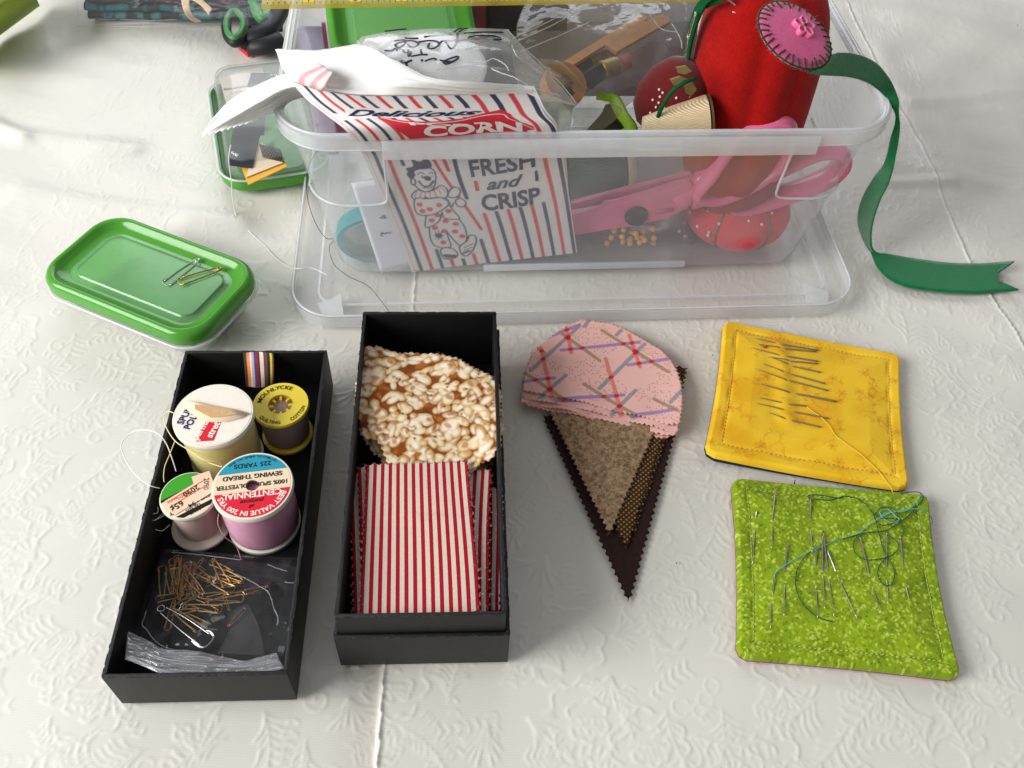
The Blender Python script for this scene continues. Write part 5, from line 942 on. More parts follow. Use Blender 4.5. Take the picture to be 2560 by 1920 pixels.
V, F, uv = gridVF(rumple(netS(ip), .0020, 13, 21), 120, 30, .0002); jj = npr.uniform(-1, 1, 120)*.0009; V[:120, 1] += jj; mk('open_mouth', V, F, WPAP, bag)
fl = [[P(800, 158, .1665), P(835, 182, .1665)], [P(738, 178, .160), P(815, 214, .1635)], [P(728, 203, .1535), P(808, 228, .1565)]]; V, F, uv = gridVF(netS(fl), 12, 12, .0003); mk('folded_corner', V, F, BAGM, bag, col=np.where((np.floor(uv[:, :1]*5) % 2 == 1), lin((226, 170, 175)), lin((232, 228, 226))))
# fan of white paper bags sticking out over the left end of the bin
tp_ = [[P(688, 124, .152), P(770, 128, .154), P(880, 114, .157), P(1015, 90, .159)], [P(708, 165, .1505), P(800, 170, .1535), P(900, 165, .1565), P(1010, 150, .158)], [P(722, 205, .1495), P(800, 215, .1520), P(880, 222, .1535), P(990, 215, .156)]]
V, F, uv = gridVF(rumple(netS(tp_), .0022, 8, 6), 60, 30, .0002); V[:60, 1] += npr.uniform(-1, 1, 60)*.0006; mk('paper_sheet', V, F, WPAP, label='white paper bag with serrated edge lying over the left bin corner', cat='paper')
for k in range(9):
    d = k*.0024; e = k*15; t_ = k*3.4
    up = [P(505+e, 337-e*.42+k, .126-d), P(568+e*.7, 258-e*.15+k*2, .135-d), P(645+e*.4, 212+t_*.4, .143-d), P(730, 180+t_*.3, .149-d), P(850, 165, .1545-d)]
    dn = [P(508+e, 343-e*.40+k*1.5, .1255-d), P(588+e*.7, 292-e*.28+t_*1.1, .133-d), P(655+e*.4, 254-e*.1+t_*1.3, .141-d), P(735, 218+t_*1.2, .1475-d), P(850, 225, .1535-d)]
    V, F, uv = gridVF(rumple(netS([up, dn]), .0012, 9, 40+k), 50, 10, .00018); mk('paper_sheet', V, F, WPAP, label='white paper strip, %s of the fan over the left bin rim' % ['topmost', 'second', 'third', 'fourth', 'fifth', 'sixth', 'seventh', 'eighth', 'lowest'][k], cat='paper', group='white paper strips fanned over the bin')

# ------------------------------------------------------------------ zip bag of quilting thread with hand lettering
ZB1 = tp('zip_bag_film', (250, 251, 253), .24, .14, .05, var=.5, vscale=40, bump=.6, bscale=55, bdist=.003)
zt = thing('zip_bag', P(1150, 200, .12), 'clear zip bag with black marker writing lying on the bin contents', 'zip bag')
zr = [[P(905, 92, .158), P(1010, 78, .160), P(1140, 72, .160), P(1268, 74, .156)], [P(870, 140, .160), P(1010, 135, .164), P(1170, 140, .162), P(1335, 150, .150)], [P(880, 190, .156), P(1030, 190, .160), P(1200, 195, .156), P(1400, 215, .138)], [P(920, 238, .150), P(1060, 235, .153), P(1230, 235, .146), P(1442, 264, .128)]]
SZ = netS(zr); V, F, uv = gridVF(rumple(SZ, .0022, 12, 4), 90, 70, .0003); mk('film', V, F, ZB1, zt)
V, F, uv = gridVF(netS([[P(1330, 238, .128), P(1380, 240, .127), P(1441, 264, .127)], [P(1350, 270, .120), P(1390, 275, .119), P(1432, 272, .119)], [P(1370, 330, .110), P(1400, 335, .108), P(1425, 335, .108)]]), 30, 30, .0003); mk('film_edge', V, F, tp('film_edge_plastic', (228, 236, 230), .5, .2, .05, var=.4, vscale=120), zt)
V, F, uv = gridVF(netS([[P(915, 100, .1555), P(1060, 90, .1575), P(1170, 92, .1560)], [P(885, 160, .1575), P(1060, 160, .1590), P(1215, 160, .1545)], [P(930, 228, .1485), P(1080, 225, .1500), P(1200, 222, .1460)]]), 30, 30, .0010); mk('thread_card', V, F, pm('white_thread_card', (248, 248, 248), .7, var=.03), zt)
for q_ in ([(1210, 630), (1300, 672), (1400, 705), (1480, 745), (1600, 805), (1740, 850), (1850, 885)], [(1360, 275), (1500, 430), (1640, 560), (1850, 770), (2005, 965)], [(1050, 560), (1150, 575), (1230, 540), (1330, 590), (1370, 650)], [(1400, 420), (1450, 520), (1560, 590), (1700, 700)], [(700, 640), (850, 625), (1000, 600), (1150, 590)]): tube('crease', spline([P(900+x*.2712, y*.2712, .162 if x < 1500 else .150-(x-1500)*.000036) for x, y in q_], 40)+npr.normal(0, .00007, (40, 3)), .00034, ZRM, zt, 5)  # crinkles of the film traced in white where they catch highlights
MARK = pm('black_marker', (36, 38, 52), .5)
def zm(x, y): return (900+x*.2712, y*.2712)
def zpt(p, lift=.0013):
    uv = A([.5, .5])
    for _ in range(11):
        f = lambda a: proj(SZ(a[:1], a[1:])[0]); r0 = f(uv)-A(p); J = np.c_[(f(uv+A([1e-3, 0]))-f(uv))/1e-3, (f(uv+A([0, 1e-3]))-f(uv))/1e-3]; uv = np.clip(uv-.7*np.linalg.solve(J, r0), 0, 1)
    return SZ(uv[:1], uv[1:])[0]+A([0, 0, lift])
marks = [[(415, 372), (480, 375), (540, 372)], [(590, 360), (720, 348), (850, 340)], [(960, 325), (1140, 315), (1320, 315)], [(235, 280), (330, 278), (430, 285)], [(870, 315), (900, 290), (940, 278)], [(915, 312), (950, 288), (990, 278)],
    [(320, 400), (400, 390), (420, 420), (360, 460), (330, 430), (420, 400), (500, 400), (540, 430), (480, 460), (440, 430)], [(540, 410), (620, 395), (700, 400), (730, 430), (680, 465), (630, 460), (640, 420)], [(730, 420), (780, 400), (840, 470), (890, 420), (900, 325)], [(760, 400), (900, 395), (1000, 385), (1085, 382)], [(1000, 390), (1010, 360), (1110, 345), (1250, 350), (1300, 380), (1230, 385)], [(1010, 400), (1100, 420), (1190, 415), (1080, 450), (975, 475)],
    [(230, 485), (290, 490), (330, 465)], [(340, 490), (350, 470), (380, 470)], [(400, 480), (410, 505), (470, 500), (450, 540), (445, 480)], [(560, 475), (575, 520), (625, 522)], [(470, 540), (560, 525), (620, 525)], [(345, 630), (360, 595), (400, 580)], [(300, 595), (400, 600), (420, 590)], [(435, 630), (430, 600), (480, 575)], [(570, 585), (575, 570)], [(600, 585), (650, 565), (690, 560), (700, 575)], [(735, 575), (780, 580), (830, 560), (900, 540), (890, 570), (800, 610), (770, 590), (860, 590)], [(240, 555), (270, 560)]]
for q_ in marks: mk('marker_stroke', *tubeVF(spline([zpt(zm(*p)) for p in q_], 6*len(q_)), .0007, 5, flat=.5), MARK, zt)

# ------------------------------------------------------------------ pink shears behind the front wall
PINKP = pm('pink_shear_plastic', (222, 108, 150), .28, spec=.5, var=.03, coat=.2)
def z8(x, y): return (1380+x*.3617, 250+y*.3617)
def P8(x, y, b): return PB(*z8(x, y), b)
sh = thing('fabric_shears', P8(700, 800, -.066), 'pink handled fabric shears slanting behind the bin front', 'scissors')
def plate(pts, b, th, mat, name, parent, bev=True):
    p = [P8(x, y, b) for x, y in pts]; n = len(p); f = fB.y*th; q = A(p); c = q.mean(0); qi = c+(q-c)*.965
    V, F = loftVF([qi, q+f*.15, q+f*.85, qi+f], True, True); return fix(mk(name, V, F, mat, parent, 40))
plate([(130, 720), (500, 625), (760, 560), (960, 510), (1000, 540), (880, 590), (690, 650), (420, 720), (150, 800)], -.060, .004, PINKP, 'upper_blade_guard', sh)
plate([(140, 790), (350, 735), (690, 632), (690, 652), (360, 755), (145, 800)], -.0625, .002, pm('blade_steel', (120, 118, 122), .35, metal=1.), 'blade', sh)
plate([(140, 800), (345, 760), (360, 735), (430, 725), (700, 650), (880, 590), (960, 580), (1010, 640), (900, 770), (800, 820), (560, 875), (350, 905), (160, 940)], -.0690, .006, PINKP, 'lower_blade_guard', sh)
p0 = P8(583, 803, -.0696); fr2 = Frame(p0, fB.x, A([0, 0, 1.])); lathe('pivot_screw', [(.0001, -.001), (.0076, -.001), (.0076, .0006), (.0070, .0012), (.0001, .0012)], pm('black_screw', (38, 42, 46), .4), sh, Frame(p0, fB.x*.98+A([0, 0, .2]), A([0, 0, 1.])-fB.x*.2), 32, 40)
def loop(pts, b, rin, rdep, name):
    p = A([P8(x, y, b) for x, y in pts]); q = spline(p, 64, True); return mk(name, *tubeVF(q, rin, 12, True, flat=rdep/rin, up=fB.y), PINKP, sh)
loop([(985, 610), (1090, 470), (1190, 320), (1300, 190), (1450, 120), (1590, 112), (1645, 190), (1600, 330), (1480, 470), (1300, 575), (1120, 640)], -.0610, .0042, .0135, 'upper_handle')
loop([(1225, 690), (1330, 590), (1500, 500), (1680, 415), (1830, 350), (1980, 345), (2020, 420), (1930, 520), (1760, 600), (1560, 670), (1380, 725), (1270, 735)], -.0600, .0042, .0095, 'lower_handle')
mk('handle_neck', *tubeVF(spline([P8(860, 700, -.0650), P8(960, 620, -.0640), P8(1060, 540, -.0630)], 12), [.0085]*4+[.0075]*4+[.0055]*4, 12, flat=.8, up=fB.y), PINKP, sh)
mk('handle_neck', *tubeVF(spline([P8(960, 690, -.0640), P8(1100, 660, -.0630), P8(1230, 670, -.0620)], 12), [.0070]*12, 12, flat=.8, up=fB.y), PINKP, sh)
mk('latch_slot', *tubeVF([P8(715, 778, -.0696), P8(840, 755, -.0696)], .0012, 8), pm('deep_pink', (176, 84, 116), .4), sh)
# green thread spool lying behind the shears
TEALT = thread_mat('dark_green_thread', (46, 100, 88)); ca_ = P8(70, 520, -.028); cb = P8(520, 480, -.028); axv = cb-ca_; Ls = np.linalg.norm(axv); fr3 = Frame(ca_, np.cross(axv, [0, 0, 1.]), np.cross(axv, np.cross(axv, [0, 0, 1.])))
if (fr3.z@axv) < 0: fr3 = Frame(ca_, -fr3.x, fr3.y)
gs = thing('thread_spool', ca_*A([1, 1, 0])+A([0, 0, ca_[2]-.021]), 'large spool of dark green thread lying inside the bin', 'spool')
lathe('thread', [(.010, .002), (.0195, .003), (.0200, Ls*.5), (.0195, Ls-.003), (.010, Ls-.002)], TEALT, gs, fr3, 48, 50); CRM = pm('cream_spool_end', (226, 210, 184), .6)
lathe('end_flange', [(.002, Ls-.002), (.0215, Ls-.002), (.0222, Ls), (.0215, Ls+.003), (.002, Ls+.003)], CRM, gs, fr3, 48, 40, close=True); lathe('end_flange', [(.002, -.003), (.0215, -.003), (.0222, 0), (.0215, .002), (.002, .002)], CRM, gs, fr3, 48, 40, close=True)
# coral tomato pincushion with pins
c = P8(1245, 850, -.042); c[2] = max(c[2], .029); TR, TZ = .0360, .0225
tm = thing('tomato_pincushion', c-A([0, 0, TZ]), 'coral red tomato pincushion with pearl pins on the bin floor', 'pincushion'); a = np.linspace(0, 2*math.pi, 72, endpoint=False); rings = []
for ph in np.linspace(-math.pi/2+.02, math.pi/2-.02, 28):
    rr = TR*math.cos(ph)**.85*(1-.05*np.abs(np.cos(3*a))**14); zz = TZ*math.sin(ph)*(1-.25*math.exp(-((math.pi/2-abs(ph))/.3)**2)); rings.append(np.c_[c[0]+rr*np.cos(a), c[1]+rr*np.sin(a), np.full(72, c[2]+zz)])
V, F = loftVF(rings, True, True); mk('cushion', V, F, pm('coral_cotton', (222, 66, 80), .85, var=.1, bump=.3, bscale=1500, sheen=.2), tm)
for k in range(6): an = k*math.pi/3; pts = [(c[0]+(TR*math.cos(ph)**.85*.955+.0006)*math.cos(an), c[1]+(TR*math.cos(ph)**.85*.955+.0006)*math.sin(an), c[2]+TZ*math.sin(ph)*(1-.25*math.exp(-((math.pi/2-abs(ph))/.3)**2))) for ph in np.linspace(-1.4, 1.4, 24)]; tube('cord', pts, .0007, pm('grey_cord', (120, 110, 100), .8) if k == 0 else bpy.data.materials['grey_cord'], tm, 6)
PEARL = pm('pearl_head', (226, 214, 206), .15, spec=.6, metal=.3)
def ball(name, p, r, mat, parent=None, n=10, **kw):
    fr = Frame(p, (1, 0, 0), (0, 1, 0)); return lathe(name, [(r*math.cos(t)+1e-6, r*math.sin(t)) for t in np.linspace(-1.5, 1.5, 7)], mat, parent, fr, n, True, **kw)
def onray(u, v, ctr, rx, rz):            # first hit of a pixel ray with an ellipsoid
    d = ray(u, v); sc_ = A([rx, rx, rz]); o = (CAM-ctr)/sc_; dd = d/sc_; A_, B_, C_ = dd@dd, o@dd, o@o-1; q_ = B_*B_-A_*C_; t = (-B_-math.sqrt(max(q_, 0)))/A_; return CAM+d*t
for x, y in ((990, 735), (1080, 765), (1210, 780), (1155, 855), (1005, 872), (915, 850), (920, 940), (1080, 935), (1085, 915), (1372, 795), (1360, 835), (1480, 770), (1518, 780), (1450, 860), (955, 775), (1095, 685), (880, 905)): ball('pin_head', onray(*z8(x, y), c, TR*1.0, TZ*1.0), .0013, PEARL, tm, 8)
# clear box of yellow headed pins, grey sheets for the floor shadow below
pb = P8(500, 960, -.058); pbf = Frame(A([pb[0], pb[1], .0075]), fB.x, fB.y)
px_ = thing('pin_box', pbf.o, 'small clear box of yellow ball pins under the shears', 'pin box')
mk('box_shell', *boxVF(pbf, -.038, .041, -.014, .018, 0, .018, .0012), tp('pin_box_plastic', (226, 226, 228), .10, .12, .07), px_, 40)
YB = pm('yellow_pin_head', (238, 178, 70), .3, spec=.5)
for k, (x, y) in enumerate(((380, 990), (410, 950), (485, 945), (490, 980), (540, 960), (540, 990), (555, 910), (590, 950), (605, 985), (630, 910), (625, 945), (640, 970), (700, 985), (705, 955), (495, 895), (700, 890), (430, 900), (580, 925))):
    p = P8(x, y, -.062-.004*(k % 3)*.5); p[2] = max(p[2], .0095); ball('pin_head', p, .0020, YB, px_, 10)
for k in range(12): x, y = 380+k*27, 930+(k*37) % 50; tube('pin_shaft', [P8(x, y, -.060), P8(x+60*(-1)**k, y-40+(k*13) % 30, -.056)], .0003, STEEL, px_, 5)
mk('packet', *boxVF(fB, -.125, .010, -.064, .040, ZB+.0022, ZB+.0045, .0004), pm('grey_floor_shadow', (128, 126, 126), .5, var=.1), None, 40, label='flat grey sheet standing in for shadow on the floor of the bin', cat='packet')  # grey sheet added where the bin floor is in shadow
mk('packet', *boxVF(fB, .015, .118, -.052, .050, ZB+.0022, ZB+.0034, .0004), pm('mauve_floor_shadow', (120, 104, 110), .5, var=.1), None, 40, label='flat mauve sheet standing in for shadow on the bin floor under the tomato cushion', cat='packet')  # mauve sheet continues the added floor shadow to the right
# note and round turquoise tub at the left end
nt_ = [[PWall(878, 458, .0050), PWall(960, 446, .0050), PWall(1040, 440, .0050)], [PWall(915, 570, .0050), PWall(985, 558, .0050), PWall(1050, 550, .0050)], [PWall(953, 684, .0050), PWall(1020, 668, .0050), PWall(1080, 655, .0050)]]
nn = thing('paper_note', PWall(953, 684, .005), 'white paper note with pencil marks beside the popcorn bag', 'note'); V, F, uv = gridVF(netS(nt_), 16, 16, .0002); mk('sheet', V, F, pm('note_paper', (236, 236, 244), .8, var=.02), nn)
def z3(x, y): return (650+x*.211, 500+y*.211)
for q_ in ([(1420, 205), (1450, 220), (1490, 205), (1440, 195), (1475, 180)], [(1450, 430), (1430, 410), (1440, 385), (1470, 400), (1490, 400), (1500, 385), (1530, 395), (1550, 380)]): mk('pencil_mark', *tubeVF(spline([PWall(*z3(*p), .0044) for p in q_], 24), .0003, 4), pm('pencil', (90, 90, 96), .8) if 'pencil' not in bpy.data.materials else bpy.data.materials['pencil'], nn)
tc_ = PB(965, 572, -.056); fT = Frame(tc_, fB.x, A([0, 0, 1.])-fB.y*.35); fT = Frame(tc_, fT.x, fT.y)
rt = thing('round_tub', tc_-A([0, 0, .03]), 'round clear tub with turquoise rim standing at left end of bin', 'tub'); AQ = tp('turquoise_rim_plastic', (70, 190, 196), .85, .3, .05)
lathe('rim', [(.0285, .010), (.0315, .010), (.0325, .006), (.0315, .0), (.0285, .0)], AQ, rt, fT, 60, 50, close=True); lathe('clear_lid', [(.0002, .009), (.0270, .009), (.0284, .0105), (.0284, .0090), (.0002, .0075)], tp('tub_lid_clear', (226, 228, 224), .45, .15, .06), rt, fT, 60, 50); lathe('tub_body', [(.0285, .0005), (.026, -.022), (.0002, -.022)], tp('tub_side', (210, 226, 228), .3, .2, .05), rt, fT, 60, 50)

# ------------------------------------------------------------------ strawberries, cone spool, pencils and the rest on top
FELTR = pm('red_felt', (168, 20, 14), .95, spec=.08, var=.14, vscale=700, bump=1., bscale=1100, sheen=.25, mottle=(38, (146, 12, 12), .4, .7)); FELTG = pm('green_felt', (10, 116, 66), .95, spec=.08, var=.10, vscale=200, bump=.9, bscale=1600, sheen=.5); FELTP = pm('pink_felt', (226, 92, 150), .95, spec=.08, var=.10, vscale=220, bump=.9, bscale=1700, sheen=.5); DGF = pm('dark_green_felt', (18, 84, 42), .95, spec=.08, var=.12, bump=.8, bscale=1500)
c = PB(1888, 165, -.030); SR = 160*depth(c)/FPX
axs = A([.05, .0, 1.])+fB.y*.22; fS = Frame(c, np.cross([0, 1, 0], axs), np.cross(axs, np.cross([0, 1, 0], axs)))
bs = thing('strawberry_pincushion', c-fS.z*.085, 'large red felt strawberry pincushion with green felt leaf', 'pincushion'); a = np.linspace(0, 2*math.pi, 80, endpoint=False); CR = 1-.030*np.cos(4*a+.6)**2-.055*np.exp(-((a-4.55)/.13)**2)-.045*np.exp(-((a-5.15)/.12)**2); rings = []
for zz, rr in ((-.098, .0003), (-.094, .36), (-.082, .66), (-.062, .86), (-.038, .96), (-.012, .995), (.010, 1.0), (.028, .96), (.042, .84), (.050, .66), (.054, .40), (.050, .12), (.047, .001)): rings.append(fS(np.c_[SR*rr*CR*np.cos(a), SR*rr*CR*np.sin(a), np.full(80, zz)]))
R_ = A(rings); idx = np.linspace(0, len(R_)-1, 40); Rf = [spline(R_[:, k], 40) for k in range(80)]; V, F = loftVF([A([Rf[k][j] for k in range(80)]) for j in range(40)]); fuzz(mk('body', V, F, FELTR, bs), 5000, FELTR, .0012, 1)
cl_ = [[PB(1768, -14, -.035), PB(1790, -6, -.040)], [PB(1745, 10, -.030), PB(1768, 14, -.036)], [PB(1728, 60, -.026), PB(1745, 62, -.034)], [PB(1722, 110, -.025), PB(1732, 110, -.034)], [PB(1718, 160, -.026), PB(1723, 158, -.034)]]; V, F, uv = gridVF(netS(cl_), 10, 40, .0016); mk('leaf', V, F, DGF, bs)
cl_ = [[PB(1752, 4, -.030), PB(1800, -20, -.040)], [PB(1770, 18, -.033), PB(1830, -8, -.044)]]; V, F, uv = gridVF(netS(cl_), 12, 10, .0016); mk('leaf', V, F, DGF, bs)
for k, (x, y) in enumerate(((1796, 89), (1799, 175), (1860, 216), (1973, 195))): tube('lint', [PB(x, y, -.030)-FWD*(.034), PB(x+7, y+2, -.030)-FWD*.034], .0003, WTH, bs, 5)
safety_pin(PB(1722, 95, -.036), PB(1740, 32, -.036), .0004, STEEL, 'small steel safety pin hanging on the felt leaf, upper one', 'steel pins on the strawberry', 'st1', .2, 1); safety_pin(PB(1712, 135, -.036), PB(1720, 88, -.036), .0004, STEEL, 'small steel safety pin hanging on the felt leaf, lower one', 'steel pins on the strawberry', 'st1', .2, 1); safety_pin(PB(1812, -6, -.066), PB(1838, 14, -.068), .0004, STEEL, 'steel safety pin at the top of the big strawberry', 'steel pins on the strawberry', 'st1', .2, 1)
# felt needle disc with flower button, and its green ribbon
dc = P(1987, 88, .180); nd = A([.34, -.26, .90]); nd /= np.linalg.norm(nd)
ex = P(2085, 130, .172)-dc; fD = Frame(dc, ex, np.cross(nd, ex)); Rx, Ry = .0220, .0212
fd = thing('felt_needle_disc', dc, 'round pink felt disc with green blanket stitch and flower button', 'felt disc'); a = np.linspace(0, 2*math.pi, 90, endpoint=False)
def dring(k, z): return fD(np.c_[Rx*k*np.cos(a), Ry*k*np.sin(a), z+0*a])
V, F = loftVF([dring(.02, .0020), dring(.5, .0022), dring(.85, .0016), dring(.97, .0010), dring(1.0, 0), dring(.97, -.0014), dring(.5, -.0016), dring(.02, -.0016)], True, True); fuzz(fix(mk('felt', V, F, FELTP, fd)), 2600, FELTP, .0011, 2)
mk('edge_thread', *tubeVF(dring(1.01, .0001), .00045, 6, True), DGF, fd)
for k in range(34):
    an = 2*math.pi*k/34; j = .06*math.sin(k*5); r1 = .80+.05*math.sin(k*3); p = [fD((Rx*1.012*math.cos(an), Ry*1.012*math.sin(an), -.001))[0], fD((Rx*1.0*math.cos(an), Ry*1.0*math.sin(an), .0012))[0], fD((Rx*r1*math.cos(an+j), Ry*r1*math.sin(an+j), .0021))[0]]; mk('stitch', *tubeVF(spline(p, 8), .0004, 5), DGF, fd)
bt = thing('flower_button', fD((0, .003, .003))[0], 'glossy pink flower shaped button on the felt disc', 'button'); BTN = pm('pink_button_plastic', (240, 120, 168), .25, spec=.5)
bc_ = fD((.0028, .0038, .0022))[0]; fU = Frame(bc_, fD.x, fD.y)
for k in range(5):
    an = k*2*math.pi/5+.5; f5 = Frame(fU((.0036*math.cos(an), .0036*math.sin(an), 0))[0], fU.x*math.cos(an)+fU.y*math.sin(an), -fU.x*math.sin(an)+fU.y*math.cos(an)); b_ = np.linspace(0, 2*math.pi, 22, endpoint=False); e2 = np.c_[.0030*np.cos(b_), .0022*np.sin(b_)]; e1 = e2*.72
    rg = lambda e, z: f5(np.c_[e, np.full(len(e), z)])
    V, F = loftVF([rg(e2, 0), rg(e2*1.03, .0020), rg(e2*.97, .0030), rg(e1, .0030), rg(e1, .0012), rg(e1*.05, .0012)]); fix(mk('petal', V, F, BTN, bt))
ball('knot', fU((0, 0, .0026))[0], .0012, DGF, bt, 10)
def z6(x, y): return (1960+x*.4823, y*.4823)
eA = [(190, 330), (270, 275), (390, 290), (480, 340), (550, 430), (590, 520), (596, 600), (590, 700), (575, 840), (545, 950), (500, 1040), (465, 1150), (455, 1240), (472, 1300), (560, 1325), (700, 1350), (850, 1368), (1000, 1372), (1100, 1366)]
eB = [(120, 370), (190, 390), (330, 400), (430, 430), (510, 490), (560, 560), (578, 620), (550, 720), (520, 840), (470, 920), (410, 1030), (388, 1130), (405, 1210), (442, 1290), (490, 1400), (600, 1480), (800, 1515), (1000, 1525), (1100, 1515)]
zA = [.172, .164, .152, .141, .131, .126, .121, .112, .096, .079, .062, .040, .020, .007, .0030, .0022, .0022, .0024, .0028]; zB_ = [.170, .160, .148, .138, .128, .1235, .119, .111, .093, .073, .050, .029, .013, .0045, .0022, .0018, .0018, .0018, .0020]
eA += [(1150, 1364), (1192, 1361)]; eB += [(1165, 1513), (1214, 1506)]; zA += [.0040, .0056]; zB_ += [.0021, .0024]
rA, rB = A([P(*z6(*p), z) for p, z in zip(eA, zA)]), A([P(*z6(*p), z) for p, z in zip(eB, zB_)]); rM = (rA+rB)/2; rM[-1] = P(*z6(1072, 1444), .0023); rM[-2] = rM[-1]*.5+rM[-3]*.5
gA, gM, gB = (spline(q, 200) for q in (rA, rM, rB))
def Sg(u, v):
    x = u*199; i = np.minimum(x.astype(int), 198); f = (x-i)[:, None]; g = lambda G: G[i]*(1-f)+G[i+1]*f; k = v[:, None]*2; return np.where(k < 1, g(gA)*(1-k)+g(gM)*k, g(gM)*(2-k)+g(gB)*(k-1))
rbn = thing('felt_ribbon', P(2350, 690, 0), 'long green felt ribbon trailing from the bin onto the cloth', 'ribbon')
V, F, uv = gridVF(Sg, 200, 11, .0013); V[:, 2] = np.maximum(V[:, 2], .0004); fuzz(mk('strip', V, F, FELTG, rbn), 9000, FELTG, .0010, 3)
# small dark strawberry with leaf and dots, cord
c = PB(1688, 245, -.035); r2 = 100*depth(c)/FPX; s2 = thing('strawberry_pincushion', c-A([0, 0, r2]), 'small dark red strawberry pincushion with white dots, behind cone spool', 'pincushion'); a = np.linspace(0, 2*math.pi, 48, endpoint=False); fq = Frame(c, fB.x*.8+A([0, 0, .6]), fB.y)
rings = [fq(np.c_[zz*np.ones(48), r2*rr*np.cos(a), r2*rr*np.sin(a)]) for zz, rr in ((-r2*1.1, .02), (-r2*.95, .45), (-r2*.6, .78), (-r2*.1, .96), (r2*.4, .92), (r2*.75, .7), (r2*.9, .3), (r2*.9, .02))]; V, F = loftVF(rings, True, True); DKR = pm('dark_red_velvet', (100, 8, 18), .9, var=.12, bump=.4, bscale=1400, sheen=.3); mk('body', V, F, DKR, s2)
for x, y in ((1648, 224), (1657, 232), (1650, 242), (1647, 257), (1632, 250), (1626, 282), (1691, 245), (1723, 243), (1732, 254), (1698, 275), (1660, 268), (1640, 268)): ball('seed_bead', onray(x, y, c, r2*.97, r2*.97), .0008, pm('white_bead', (235, 225, 220), .4) if 'white_bead' not in bpy.data.materials else bpy.data.materials['white_bead'], s2, 8)
LEAF = pm('olive_leaf_felt', (136, 122, 74), .9, var=.12, bump=.5)
for pts in ([(1690, 170), (1715, 165), (1730, 178), (1712, 186), (1694, 182)], [(1675, 200), (1700, 192), (1722, 200), (1708, 212), (1684, 214)], [(1710, 215), (1730, 205), (1742, 224), (1728, 240), (1714, 232)]): p = A([PB(u, v, -.062) for u, v in pts]); V, F = loftVF([p, p+fB.y*.0012], True, True); fix(mk('leaf', V, F, LEAF, s2, False))
tube('cord', spline([PB(1645, 292, -.064), PB(1655, 268, -.065), PB(1680, 230, -.066), PB(1712, 206, -.065), PB(1738, 196, -.062)], 24), .0013, DGF, s2, 8)
# cream cone of thread
ca_, cb = PB(1605, 318, -.062), PB(1768, 290, -.060); axv = cb-ca_; Ls = np.linalg.norm(axv); f4 = Frame(ca_, np.cross(axv, fB.y), fB.y)
if f4.z@axv < 0: f4 = Frame(ca_, -f4.x, fB.y)
cs = thing('cone_spool', ca_-A([0, 0, .01]), 'cream cone of thread lying behind the bin rim', 'spool'); lathe('thread', [(.002, 0), (.0060, .001), (.0100, Ls*.5), (.0135, Ls-.001), (.008, Ls)], thread_mat('cream_thread', (222, 200, 160)), cs, f4, 40, 50); lathe('cone_end', [(.0001, Ls), (.0136, Ls), (.0136, Ls+.0012), (.0001, Ls+.0012)], pm('brown_card', (96, 72, 50), .8), cs, f4, 40, 40)
# pencils, sticks in a clear pouch
def z4(x, y): return (1350+x*.2712, y*.2712)
def P4(x, y, z): return P(*z4(x, y), z)
NVP = pm('navy_pencil_paint', (24, 30, 48), .35); FER = pm('brass_ferrule', (176, 160, 92), .35, metal=.8, bump=.6, bscale=900); ERA = pm('pink_eraser', (206, 130, 116), .8); WOODM = pm('pale_wood', (202, 150, 104), .6, var=.14, vscale=120)
for k, (b0, f0, f1, e1, lb) in enumerate((((330, 650), (440, 580), (600, 520), (690, 490), 'navy pencil with brass ferrule, upper one in the pouch'), ((440, 740), (560, 655), (720, 600), (820, 545), 'navy pencil with brass ferrule, lower one in the pouch'))):
    q_ = [P4(*p, .105+.004*k) for p in (b0, f0, f1, e1)]; t = thing('pencil', q_[0], lb, 'pencil', 'pencils in the clear pouch'); mk('shaft', *tubeVF([q_[0]+(q_[0]-q_[1])*2.2, q_[1]], .0058, 6), NVP, t, False); mk('ferrule', *tubeVF(spline([q_[1], q_[2]], 8), [.0059, .0062, .0057, .0062, .0057, .0062, .0058, .0058], 16), FER, t); mk('eraser', *tubeVF(spline([q_[2], q_[3]], 8), [.0054]*6+[.0050, .0038], 16), ERA, t)
def stick(p0, p1, z, w, label, th=.0022):
    a, b = P4(*p0, z), P4(*p1, z+.004); d = (b-a)/np.linalg.norm(b-a); n_ = np.cross(A([0, 0, 1.]), d); L = np.linalg.norm(b-a); o = [(0, -w), (L-w, -w)]+[(L-w+w*math.cos(t), w*math.sin(t)) for t in np.linspace(-1.4, 1.4, 9)]+[(L-w, w), (0, w)]; q_ = A([a+d*x+n_*y for x, y in o]); up = A([0, 0, th])
    V, F = loftVF([q_, q_+up], True, True); fix(mk('wooden_stick', V, F, WOODM, None, False, label=label, cat='stick', group='wooden sticks in the pouch'))
stick((180, 660), (965, 170), .112, .0034, 'long thin wooden stick, leftmost in the pouch'); stick((640, 470), (1050, 235), .114, .0060, 'short round ended wooden stick over the pencils'); stick((760, 400), (1170, 180), .108, .0055, 'wooden stick with round end farthest right')
FILM = tp('pouch_film', (168, 166, 168), .16, .10, .05, var=.5, vscale=50, bump=.6, bscale=60, bdist=.004)
pr2 = [[P(1330, -30, .130), P(1480, -40, .135), P(1720, -30, .135)], [P(1290, 80, .128), P(1500, 60, .134), P(1715, 60, .130)], [P(1340, 180, .120), P(1520, 170, .122), P(1690, 140, .122)], [P(1420, 250, .108), P(1520, 235, .110), P(1640, 200, .112)]]
V, F, uv = gridVF(rumple(netS(pr2), .003, 12, 9), 80, 80, .0002); pch = thing('clear_pouch', P(1500, 100, .10), 'crinkled clear pouch over pencils and wooden sticks', 'pouch'); mk('film', V, F, FILM, pch)
